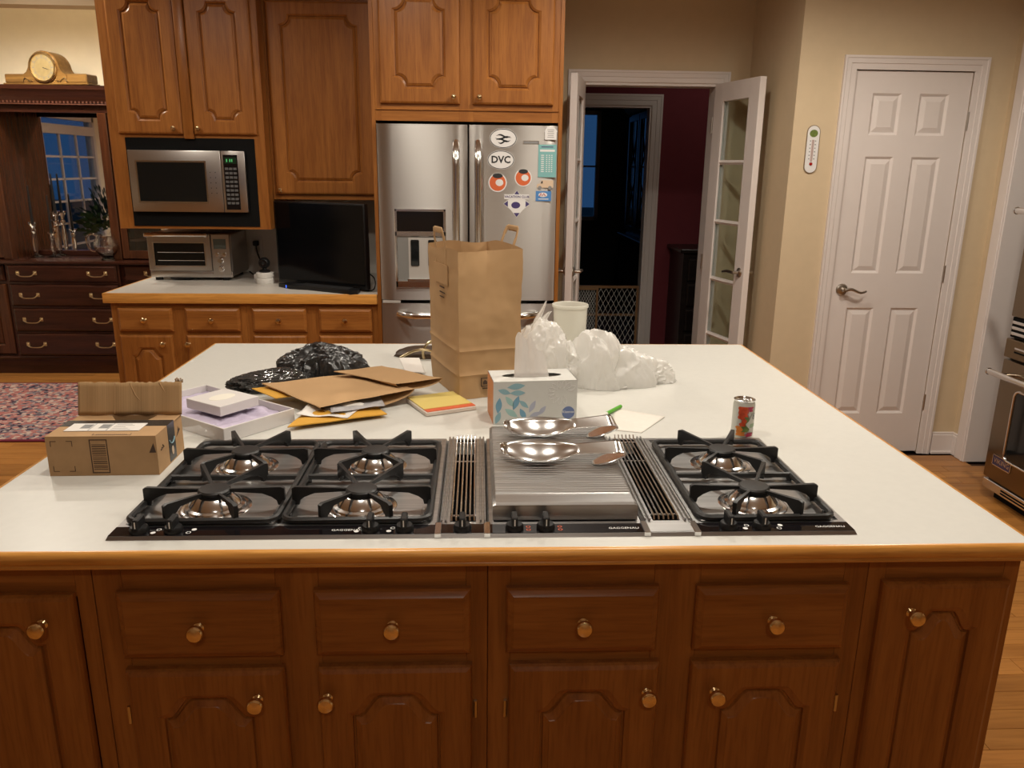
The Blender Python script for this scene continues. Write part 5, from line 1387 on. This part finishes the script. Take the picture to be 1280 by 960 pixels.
# ---- white tray box with lilac tissue
tr = thing('gift_tray', 'open white gift box tray lined with lilac tissue beside the cardboard box', 'box', (-.593, 1.778, CT), math.atan2(.163, .127), world=False)
# local +X runs to the right-back corner, local +Y runs to the left
Lx, Ly, Hh = .207, .372, .036
wb = mat('white_board', (.66, .635, .62, 1), .45, vary=(20, (1, 1, 1), .015))
lil = mat('lilac_tissue', (.52, .46, .60, 1), .6, vary=(18, (1, 1, 1), .10), bump=(40, (1, 1, 1), .6, .004))
for nm, a, b in (('wall', (0, 0, .0005), (Lx, .004, Hh)), ('wall', (0, Ly-.004, .0005), (Lx, Ly, Hh)), ('wall', (0, .004, .0005), (.004, Ly-.004, Hh)), ('wall', (Lx-.004, .004, .0005), (Lx, Ly-.004, Hh)), ('bottom', (.004, .004, .0005), (Lx-.004, Ly-.004, .003))):
    bx(nm, a, b, wb, tr, bev=.0008)
def tis(u, v): 
    x = .005+(Lx-.01)*u; y = .005+(Ly-.01)*v
    return (x, y, .019+.008*noise.noise(Vector((x*30, y*30, 1)))+.003*noise.noise(Vector((x*90, y*90, 4))))
MB().grid(tis, 24, 40).build('tissue_lining', lil, tr, smooth=30)
ld2 = thing('small_gift_box', 'small closed white gift box with a cream oval lying in the white tray', 'box', (-.632, 1.884, CT+.030), math.atan2(.10, .07), world=False)
bx('top', (0, 0, .002), (.118, .132, .027), wb, ld2, bev=.001)
MB().prism([(.060+.036*math.cos(2*PI*k/28), .068+.024*math.sin(2*PI*k/28)) for k in range(28)], 'xy', .027, .0275).build('oval', mat('cream_oval', (.78, .75, .66, 1), .5), ld2)
# crumpled clear wrap beside the tray
def crumple(fn, nu, nv, amp, sc, seed):
    def g(u, v):
        p = Vector(fn(u, v)); q = p*sc+Vector((seed, seed*2, 0))
        return p+Vector((noise.noise(q), noise.noise(q+Vector((7, 0, 0))), noise.noise(q+Vector((0, 9, 0)))))*amp
    return g
clearf = film('clear_film', (.8, .8, .8, 1), .82, .08, .2)
wr = MB().grid(crumple(lambda u, v: (-.735+.11*u, 1.775+.05*v+.02*u, CT+.012+.020*math.sin(PI*v)), 26, 12, .010, 38, 3), 26, 12)
for v in wr.v: v.z = max(v.z, CT+.001)
tag(wr.build('plastic_wrap', clearf, loc=(-.68, 1.80, CT), smooth=25), 'crumpled clear plastic wrap between the cardboard box and the white tray', 'wrapper')

# ---- black bin liner
def crease(mb, c, r, lev, amps, seed, flat, stretch=(1, 1, 1), low=.15):
    """crumpled film: cell ridges (sharp folds) on a soft lump"""
    bm = bmesh.new(); bmesh.ops.create_icosphere(bm, subdivisions=lev, radius=1); c = Vector(c); sd = Vector((seed, seed*.7, seed*1.3))
    for v in bm.verts:
        d = v.co.copy(); q = Vector((d.x*stretch[0], d.y*stretch[1], d.z*stretch[2]))
        q = q+Vector((noise.noise(q*1.5+sd), noise.noise(q*1.5+sd*2), noise.noise(q*1.5+sd*3)))*.35
        k = 1+low*2*noise.noise(d*1.1+sd)
        for a, f in amps:
            D = noise.voronoi(q*f+sd)[0]; k += a*(.55-(D[1]-D[0]))*1.0
        p = Vector((d.x*r[0], d.y*r[1], d.z*r[2]))*k+c
        if p.z < flat+.0008: p.z = flat+.0008
        v.co = p
    return mb.addbm(bm)
def blob(mb, c, r, lev, amps, seed, flat=None, ridge=True, stretch=(1, 1, 1)):
    bm = bmesh.new(); bmesh.ops.create_icosphere(bm, subdivisions=lev, radius=1); c = Vector(c)
    for v in bm.verts:
        d = v.co.copy(); k = 1.0
        for a, f in amps:
            n_ = noise.noise(Vector((d.x*f*stretch[0], d.y*f*stretch[1], d.z*f*stretch[2]))+Vector((seed, seed*.7, seed*1.3)))
            k += a*((1-2*abs(n_)) if ridge else n_)
        p = Vector((d.x*r[0], d.y*r[1], d.z*r[2]))*k+c
        if flat is not None and p.z < flat+.0008: p.z = flat+.0008
        v.co = p
    return mb.addbm(bm)
binm = mat('black_bin_liner', (.016, .017, .018, 1), .28, coat=.2)
binsh = mat('glossy_bin_liner', (.03, .03, .03, 1), .12, coat=.6)
bl = MB(); crease(bl, (-.465, 2.36, CT+.035), (.112, .075, .064), 6, ((.30, 1.1), (.10, 2.6), (.03, 6)), 4, CT, (2.0, 2.0, .4), .14)
bin_ = thing('bin_liner', 'crumpled black plastic bin liner bag behind the flat paper bags', 'bag', (-.5, 2.3, CT))
bl.build('bag', binm, bin_, smooth=45)
bl2 = MB(); crease(bl2, (-.595, 2.265, CT+.018), (.110, .050, .034), 6, ((.26, 1.6), (.14, 3.6)), 9, CT, (.7, 1.6, 1.6), .1); bl2.xf(Matrix.Translation((-.595, 2.265, 0)) @ Matrix.Rotation(.45, 4, 'Z') @ Matrix.Translation((.595, -2.265, 0)))
bl2.build('twisted_neck', binsh, bin_, smooth=45)

# ---- flat stack: padded envelopes, papers, folded paper bags
def pillow(name, label, cat, C4, th, m, bulge=.01, nu=20, nv=14, group=None, open_edge=False, dz=0, wav=.003, seed=1):
    """flat bag: quad of four corners (top surface), closed body with soft bulge; open_edge lifts the front edge"""
    A, B, D, E_ = [Vector(c) for c in C4]
    def top(u, v):
        p = A*(1-u)*(1-v)+B*u*(1-v)+D*u*v+E_*(1-u)*v
        q = Vector((p.x*14+seed, p.y*14, seed))
        e = min(u, 1-u, v, 1-v); k = min(1, e*5)
        return p+Vector((0, 0, bulge*math.sin(PI*u)*math.sin(PI*v)+wav*noise.noise(q)*1.0)), k
    mb = MB()
    mb.grid(lambda u, v: top(u, v)[0], nu, nv)
    def bot(u, v):
        p, k = top(u, v); gap = th*(.25+.75*k)
        if open_edge and v < .5: gap = th*(1+1.6*(1-v*2))*(math.sin(PI*u)**.5*.9+.1)
        return p-Vector((0, 0, gap))
    mb.grid(bot, nu, nv)
    n = len(mb.v)//2
    idx = lambda i, j: i*nv+j
    ring = [(i, 0) for i in range(nu)]+[(nu-1, j) for j in range(1, nv)]+[(i, nv-1) for i in range(nu-2, -1, -1)]+[(0, j) for j in range(nv-2, 0, -1)]
    for k in range(len(ring)):
        a, b = ring[k], ring[(k+1) % len(ring)]
        if open_edge and a[1] == 0 and b[1] == 0: continue
        mb.f.append([idx(*a), idx(*b), n+idx(*b), n+idx(*a)]); mb.mi.append(0)
    for v in mb.v: v.z = max(v.z, CT+.0008)
    c = (A+B+D+E_)/4
    o = mb.build(name, m, loc=(c.x, c.y, CT), smooth=50); tag(o, label, cat, group); return o
manila = mat('yellow_mailer', (.62, .33, .045, 1), .6, spec=.3, vary=(12, (1, 1, 1), .06), bump=(60, (1, 1, 1), .3, .002))
pillow('padded_envelope', 'yellow padded mailer envelope lying lowest under the papers and paper bags', 'envelope', ((-.466, 1.862, CT+.013), (-.236, 1.972, CT+.013), (-.330, 2.15, CT+.012), (-.435, 2.08, CT+.012)), .011, manila, .006, seed=2)
pillow('padded_envelope', 'yellow envelope corner sticking out behind the white tray', 'envelope', ((-.54, 2.055, CT+.030), (-.40, 2.13, CT+.028), (-.47, 2.23, CT+.03), (-.625, 2.135, CT+.034)), .008, manila, .004, seed=6)
def sheet(name, label, C4, m, cat='paper', amp=.002, seed=1, thick=.0007, group=None):
    A, B, D, E_ = [Vector(c) for c in C4]
    def f(u, v):
        p = A*(1-u)*(1-v)+B*u*(1-v)+D*u*v+E_*(1-u)*v
        return p+Vector((0, 0, amp*noise.noise(Vector((p.x*16+seed, p.y*16, 2)))))
    mb = MB().grid(f, 14, 12)
    for v in mb.v: v.z = max(v.z, CT+.0012)
    c = (A+B+D+E_)/4
    o = mb.build(name, m, loc=(c.x, c.y, CT), smooth=50, solid=thick); tag(o, label, cat, group); return o
sheet('folded_letter', 'white folded letter sticking out in front of the lower paper bag', ((-.462, 1.935, CT+.020), (-.330, 1.925, CT+.018), (-.30, 2.02, CT+.022), (-.44, 2.06, CT+.024)), wpaper, amp=.010, seed=4)
sheet('printed_leaflet', 'grey and white leaflet lying between the letter and the paper bags', ((-.375, 1.945, CT+.024), (-.245, 2.01, CT+.022), (-.27, 2.10, CT+.026), (-.40, 2.06, CT+.028)), mat('leaflet_grey', (.40, .39, .40, 1), .5, vary=(40, (1, 1, 1), .2)), amp=.006, seed=8)
pillow('paper_bag', 'flat folded brown paper bag lying lower and wider on the letters', 'paper bag', ((-.405, 1.965, CT+.032), (-.175, 2.10, CT+.042), (-.33, 2.275, CT+.046), (-.60, 2.15, CT+.044)), .012, kraft, .006, group='folded brown paper bags', open_edge=True, seed=3)
pillow('paper_bag', 'flat folded brown paper bag lying on top of the other one by the standing bag', 'paper bag', ((-.225, 2.105, CT+.056), (-.10, 2.155, CT+.058), (-.285, 2.285, CT+.062), (-.415, 2.225, CT+.060)), .008, kraft, .005, group='folded brown paper bags', open_edge=True, seed=12)
tg = sheet('paper_slip', 'small white printed slip behind the upper folded paper bag', ((-.225, 2.40, CT+.012), (-.165, 2.42, CT+.006), (-.19, 2.50, CT+.035), (-.255, 2.48, CT+.040)), wpaper, amp=.002, seed=5)
# ---- notepad / folder
npd = thing('notepad', 'white notepad with yellow sheet and orange strip beside the standing paper bag', 'notepad', (-.135, 1.978, CT), math.atan2(.065, .137), world=False)
bx('pages', (0, 0, .0005), (.145, .155, .012), mat('page_edges', (.68, .60, .52, 1), .6, vary=(1, (2, 2, 700), .1)), npd, bev=.002)
bx('orange_strip', (.004, .002, .012), (.143, .028, .0135), mat('orange_card', (.62, .12, .045, 1), .5), npd)
bx('yellow_sheet', (.003, .024, .0132), (.142, .152, .0148), mat('yellow_card', (.66, .52, .16, 1), .5), npd)
# ---- standing grocery bag
gx, gy, grz = -.052, 2.135, math.atan2(.32, .947)
gb = thing('grocery_bag', 'tall standing brown paper grocery bag with flat paper handles', 'paper bag', (gx, gy, CT), grz, world=False)
gw_, gd, gh = .178, .285, .412
def bagpt(s, h):
    """s runs round the perimeter 0..4 (front, right, back, left), h 0..1"""
    k = int(s) % 4; f = s-int(s); mid = math.sin(PI*f)
    if k == 0: p = Vector((gw_*f, 0, 0)); n_ = Vector((0, -1, 0)); w = gw_
    elif k == 1: p = Vector((gw_, gd*f, 0)); n_ = Vector((1, 0, 0)); w = gd
    elif k == 2: p = Vector((gw_*(1-f), gd, 0)); n_ = Vector((0, 1, 0)); w = gw_
    else: p = Vector((0, gd*(1-f), 0)); n_ = Vector((-1, 0, 0)); w = gd
    z = gh*h
    # gusset pulled in towards the top on the two narrow sides
    tri = 1-abs(2*f-1)
    g = 0
    if k in (0, 2): g = -.030*tri*max(0, (h-.55)/.45)**1.4-.003*tri
    else: g = .005*mid*(.3+.7*h)
    p += n_*g
    p += (p-Vector((gw_/2, gd/2, 0))).normalized()*.008*h
    # fold lines and creases
    q = Vector((s*2.3, h*5, 3)); p += n_*(.0042*noise.noise(q)+.0018*noise.noise(q*3.1))
    for hz in (.17, .335): p += n_*(.0035*math.exp(-((h-hz)/.012)**2))
    z += (.010*noise.noise(Vector((s*1.7, 5, 1)))+(.012 if k == 1 else 0)*mid)*max(0, (h-.8)/.2)
    return p+Vector((0, 0, max(z, .0008)))
NB = 96
MB().grid(lambda u, v: bagpt(u*4 % 4, v), NB, 60, cu=True).add([(0.004, .004, .001), (gw_-.004, .004, .001), (gw_-.004, gd-.004, .001), (.004, gd-.004, .001)], [(0, 1, 2, 3)]).build('bag', kraft, gb, smooth=32)
def handle(xh, y0, y1, lean):
    def f(u, v):
        P = [(y0, -.055), (y0, .030), (y0+.008, .050), (y1-.008, .050), (y1, .030), (y1, -.055)]
        t = u*(len(P)-1); i = min(int(t), len(P)-2); w = t-i
        y = P[i][0]*(1-w)+P[i+1][0]*w; z = P[i][1]*(1-w)+P[i+1][1]*w
        d = (.017*(v-.5))
        dy = P[i+1][0]-P[i][0]; dz = P[i+1][1]-P[i][1]; L = math.hypot(dy, dz); ny, nz = -dz/L, dy/L
        return (xh+lean*max(0, z), y+ny*d, gh+z+nz*d)
    MB().grid(f, 41, 4).build('handle', kraft, gb, smooth=30, solid=.0012)
    bx('handle_patch', (xh-.0012, y0-.02, gh-.10), (xh+.0012, y1+.02, gh-.045), kraft, gb)
handle(-.0125, .085, .180, -.15); handle(gw_+.0125, .09, .19, .35)
for k, (w, z) in enumerate(((.036, .355), (.006, .340), (.044, .300), (.050, .285), (.040, .272))):
    bx('side_print', (-.0115, .15-w, z), (-.0100, .15, z+(.003 if k != 1 else .012)), kink, gb)
for a, b in (((.062, .035), (.064, .060)), ((.084, .035), (.086, .060)), ((.062, .035), (.086, .037)), ((.062, .058), (.086, .060)), ((.067, .028), (.082, .031))): bx('recycle_print', (a[0], -.0062, a[1]), (b[0], -.0030, b[1]), kink, gb)
MB().prism([(.068, .041), (.080, .041), (.080, .049), (.074, .054), (.068, .049)], 'xz', -.0062, -.0045).build('recycle_print', kink, gb)
# ---- brown handbag with ring handle
hb = thing('handbag', 'brown leather handbag with a brass ring handle behind the standing paper bag', 'handbag', (-.19, 2.68, CT))
leath = mat('brown_leather', (.055, .032, .018, 1), .45, bump=(60, (1, 1, 1), .3, .002), vary=(16, (1, 1, 1), .2))
m_ = MB(); blob(m_, (-.185, 2.68, CT+.000), (.105, .055, .036), 4, ((.06, 2), (.03, 6)), 5, CT, ridge=False); m_.build('body', leath, hb)
MB().tube([(-.262+.15*k/14, 2.625-.012*math.sin(PI*k/14), CT+.006+.030*math.sin(PI*k/14)) for k in range(15)], .0045, 8).build('piping', brassd, hb)
MB().tube([(-.135+.052*math.cos(2*PI*k/32), 2.625, CT+.020+.052*math.sin(2*PI*k/32)*.9+.0) for k in range(-2, 19)], .0048, 10).build('ring_handle', brassd, hb)
# ---- tissue box
tb = thing('tissue_box', 'white and pale blue leaf-patterned tissue box with one tissue pulled up', 'tissue box', (.139, 1.985, CT), math.radians(6.3), world=False)
ww, dd_, hh = .108, .060, .112
lil_b = mat('tissue_box_card', (.60, .60, .57, 1), .5, vary=(60, (1, 1, 1), .015))
# walls and a top with an oval slot
for nm, a, b, mm in (('front_panel', (-ww, -dd_, .0005), (ww, -dd_+.0012, hh), lil_b), ('back_panel', (-ww, dd_-.0012, .0005), (ww, dd_, hh), lil_b), ('side_panel', (-ww, -dd_+.0012, .0005), (-ww+.0012, dd_-.0012, hh), mat('orange_side', (.62, .24, .09, 1), .5, vary=(1, (1, 200, 1), .08))), ('side_panel', (ww-.0012, -dd_+.0012, .0005), (ww, dd_-.0012, hh), lil_b)): bx(nm, a, b, mm, tb)
bm = bmesh.new(); o_ = [bm.verts.new(p) for p in ((-ww, -dd_, hh), (ww, -dd_, hh), (ww, dd_, hh), (-ww, dd_, hh))]
E1 = [bm.edges.new((o_[i], o_[(i+1) % 4])) for i in range(4)]
sl = [bm.verts.new((.078*math.cos(2*PI*k/28), .024*math.sin(2*PI*k/28), hh)) for k in range(28)]
E1 += [bm.edges.new((sl[i], sl[(i+1) % 28])) for i in range(28)]
bmesh.ops.triangle_fill(bm, edges=E1, use_beauty=True)
MB().addbm(bm).build('top_panel', lil_b, tb, smooth=0)
bx('inner_tissues', (-ww+.004, -dd_+.004, .004), (ww-.004, dd_-.004, hh-.012), wpaper, tb)
leafb = mat('pale_blue_leaf', (.25, .42, .48, 1), .5); leafd = mat('blue_leaf', (.16, .33, .46, 1), .5); leafg = mat('mint_leaf', (.33, .52, .50, 1), .5); leafl = mat('lavender_leaf', (.40, .42, .52, 1), .5)
yf_ = -dd_-.0003
def leafp(cx, cz, L, w, ang, m, outline_=False):
    c, s = math.cos(ang), math.sin(ang); P = []
    for k in range(9): u = k/8; P.append((u-.5, math.sin(PI*u)*.5))
    for k in range(7, 0, -1): u = k/8; P.append((u-.5, -math.sin(PI*u)*.5))
    Q = [(cx+(a*L)*c-(b*w)*s, cz+(a*L)*s+(b*w)*c) for a, b in P]
    if outline_: MB().tube([(q[0], yf_, q[1]) for q in Q], .0006, 5, closed=True).build('leaf_print', m, tb)
    else: MB().prism(Q, 'xz', yf_, -dd_+.0001).build('leaf_print', m, tb, smooth=0)
for a in ((-.050, .099, .046, .016, .1, leafb), (-.080, .086, .034, .014, -.3, leafb), (-.046, .082, .040, .014, .0, leafb), (-.094, .050, .042, .016, 1.45, leafd), (-.066, .060, .036, .014, -.9, leafg), (-.050, .056, .040, .015, 1.2, leafd), (-.030, .052, .032, .012, -.7, leafb), (-.062, .030, .040, .016, -.6, leafg), (-.032, .026, .034, .014, -1.1, leafd), (-.096, .018, .034, .014, 1.2, leafb), (-.008, .045, .036, .013, 1.1, leafl), (-.002, .022, .036, .014, .5, leafl), (.018, .034, .030, .012, .9, leafl)): leafp(*a)
for k in range(11):
    a = .5+k*.45; leafp(.068+.024*math.cos(a)*1.2, .080+.022*math.sin(a), .022, .010, a, vinyl, True)
MB().prism(ellipse(.086, .026, .0165, .0165, 28), 'xz', yf_-.0002, -dd_).build('logo_disc', mat('logo_blue', (.13, .18, .36, 1), .5), tb)
text('logo_lettering', 'Kleenex', .0095, front(.086, yf_-.0004, .028), inkw, tb)
# the tissue
tism = film('tissue_paper', (.80, .77, .74, 1), .12, .5, .45)
def tiss(u, v):
    x = (-.050+.092*u)*(1-.22*v)-.008*v+.004; fold = .007*math.sin(u*11)*(.4+.6*v)+.003*math.sin(u*23+1)*v
    y = .004+fold+.010*v*math.sin(PI*u); z = hh-.006+(.092+.020*math.sin(u*4+.6)+.008*math.sin(u*13))*v
    return (x, y, z)
MB().grid(tiss, 44, 18).build('tissue', tism, tb, smooth=60)
# ---- white plastic shopping bags
pbm = film('white_plastic_film', (.92, .91, .88, 1), .20, .16, .40)
pb = thing('plastic_bag', 'upright knotted white plastic shopping bag behind the tissue box', 'plastic bag', (.19, 2.27, CT), world=True)
m_ = MB(); crease(m_, (.185, 2.27, CT+.085), (.076, .062, .100), 6, ((.26, 1.2), (.14, 2.8), (.05, 6)), 21, CT, (1.2, 1.2, .7), .14); m_.build('bag', pbm, pb, smooth=50)
m_ = MB(); crease(m_, (.240, 2.29, CT+.055), (.054, .050, .070), 6, ((.26, 1.3), (.15, 3.0), (.05, 6)), 33, CT); m_.build('bag_fold', pbm, pb, smooth=50)
for P in ([(.165, 2.27, CT+.165), (.172, 2.262, CT+.205), (.185, 2.258, CT+.235), (.196, 2.256, CT+.262)], [(.178, 2.27, CT+.165), (.190, 2.262, CT+.205), (.205, 2.258, CT+.228), (.216, 2.256, CT+.232)]):
    def ear(u, v, P=P):
        S_ = smooth_path(P, 6); i = min(int(u*(len(S_)-1)+.5), len(S_)-1); p = S_[i]; w = .026*(1-u)+.003
        return p+Vector((w*(v-.5), .006*math.sin(v*9)*(1-u), .0))
    MB().grid(ear, 19, 9).build('bag_handle', pbm, pb, smooth=50)
pc = thing('plastic_bag', 'spread-out crumpled white plastic bag lying on the bare worktop', 'plastic bag', (.42, 2.33, CT), world=True)
m_ = MB(); crease(m_, (.355, 2.305, CT+.020), (.072, .062, .105), 6, ((.46, .9), (.20, 2.0), (.06, 4.5)), 44, CT, (1.3, 1.3, .5), .2); m_.build('bag', pbm, pc, smooth=50)
m_ = MB(); crease(m_, (.440, 2.330, CT+.010), (.085, .060, .088), 6, ((.50, .9), (.20, 2.0), (.06, 4.5)), 61, CT, (1.1, 1.4, .6), .2); m_.build('bag_fold', pbm, pc, smooth=50)
MB().grid(crumple(lambda u, v: (.31+.13*u, 2.245+.035*v, CT+.004+.030*math.sin(PI*u)*v), 30, 14, .012, 26, 5), 30, 14).build('bag_end', pbm, pc, smooth=40)
m_ = MB(); crease(m_, (.500, 2.35, CT+.012), (.080, .050, .055), 6, ((.32, 1.2), (.18, 2.8), (.05, 6)), 57, CT, (.8, 1.4, 1.2)); m_.build('bag_fold', pbm, pc, smooth=50)
MB().grid(crumple(lambda u, v: (.52+.075*u, 2.325+.05*v-.015*u, CT+.006+.022*(1-u)*math.sin(PI*v)), 22, 12, .009, 45, 2), 22, 12).build('bag_end', pbm, pc, smooth=40)
for o in pc.children:
    for v in o.data.vertices:
        if v.co.z < .0008: v.co.z = .0008
# ---- translucent tub
tub = thing('plastic_tub', 'tall translucent white plastic tub with a rolled rim at the far edge of the island', 'tub', (.326, 2.766, CT))
MB().lathe([(0, .001), (.055, .001), (.057, .004), (.0605, .158), (.0645, .158), (.0655, .162), (.0645, .168), (.061, .169), (.0585, .165), (.0545, .006), (0, .004)], (.326, 2.766, CT), n=40).build('body', film('milky_plastic', (.80, .79, .72, 1), .10, .3, .35), tub)
# ---- drink can
cx_, cy_ = .646, 1.818
can = thing('drink_can', 'small slim drink can printed with tomatoes standing behind the two-burner cooktop', 'can', (cx_, cy_, CT))
alu = mat('can_aluminium', (.68, .67, .65, 1), .22, 1.0)
R_ = .0262
MB().lathe([(0, .004), (.018, .003), (.0215, .0005), (.0225, .001), (R_, .008), (R_, .084), (.0245, .090), (.0238, .092)], (cx_, cy_, CT), n=36).build('body', mat('can_print', (.56, .56, .50, 1), .3, .25), can)
MB().lathe([(.0238, .092), (.0252, .094), (.0255, .0965), (.024, .097), (.0225, .093), (.0215, .0915), (0, .0915)], (cx_, cy_, CT), n=36).build('lid', alu, can)
tbm = MB().tube([(cx_-.002+.007*math.cos(a), cy_-.002+.011*math.sin(a), CT+.0935) for a in [2*PI*k/16 for k in range(16)]], .0012, 6, closed=True); tbm.build('pull_tab', alu, can)
def can_patch(name, a0, a1, z0, z1, m, off=.0003, wob=0, seed=0):
    def f(u, v):
        a = a0+(a1-a0)*u; r = R_+off
        aa = a+wob*noise.noise(Vector((v*3, u*2, seed))); zz = z0+(z1-z0)*v
        return (cx_+r*math.sin(aa), cy_-r*math.cos(aa), CT+zz)
    return MB().grid(f, 14, 12).build(name, m, can, smooth=60)
tom = mat('tomato_red', (.50, .06, .015, 1), .35, vary=(70, (1, 1, 1), .35)); org = mat('carrot_orange', (.62, .20, .03, 1), .35, vary=(60, (1, 1, 1), .3)); grn = mat('leaf_green', (.12, .18, .04, 1), .4, vary=(70, (1, 1, 1), .4)); mag_ = mat('berry_red', (.45, .02, .08, 1), .35)
can_patch('tomato_print', -.75, .12, .052, .083, tom, wob=.35, seed=1); can_patch('carrot_print', -.85, -.1, .010, .034, org, wob=.4, seed=2); can_patch('celery_print', -.45, .15, .020, .058, grn, .0005, .5, 3)
can_patch('tomato_print', -.55, -.05, .034, .060, tom, .0007, .4, 4); can_patch('berry_print', .12, .55, .071, .083, mag_, .0005, .2, 5); can_patch('berry_print', .05, .75, .008, .018, mag_, .0005, .3, 6); can_patch('green_band', .35, 1.3, .030, .040, mat('pale_green', (.34, .46, .30, 1), .4), .0003, .1, 7)
# V8 lettering wrapped on the can
def wrap_text(body, size, ang, zc_, m):
    o = text('lettering', body, size, Matrix.Identity(4), m, can, ext=0)
    me = o.data
    for v in me.vertices:
        w = v.co+Vector((cx_, cy_, CT))  # undo parent offset
        a = ang+w.x/R_; r = R_+.0008
        v.co = Vector((r*math.sin(a), -r*math.cos(a), zc_+w.y))
wrap_text('V8', .024, .50, .058, inkg)
# ---- pen and paper
pn = thing('pen', 'green and white pen lying by the tissue box', 'pen', (.352, 2.005, CT))
a, b = Vector((.316, 1.958, CT+.0055)), Vector((.388, 2.052, CT+.0065))
MB().cyl(a, a+(b-a)*.34, .0045, n=12).cyl(a-(b-a)*.10, a, .0015, .0045, 12).build('white_barrel', whitepl, pn)
MB().cyl(a+(b-a)*.34, b, .0052, n=12).build('green_cap', mat('green_plastic', (.10, .38, .03, 1), .35), pn)
sheet('note_paper', 'thin white sheet of note paper lying flat beside the pen', ((.335, 1.868, CT+.001), (.405, 1.845, CT+.001), (.492, 1.972, CT+.003), (.37, 2.06, CT+.001)), mat('note_white', (.70, .66, .60, 1), .6, vary=(60, (1, 1, 1), .03)), amp=.001, seed=3)
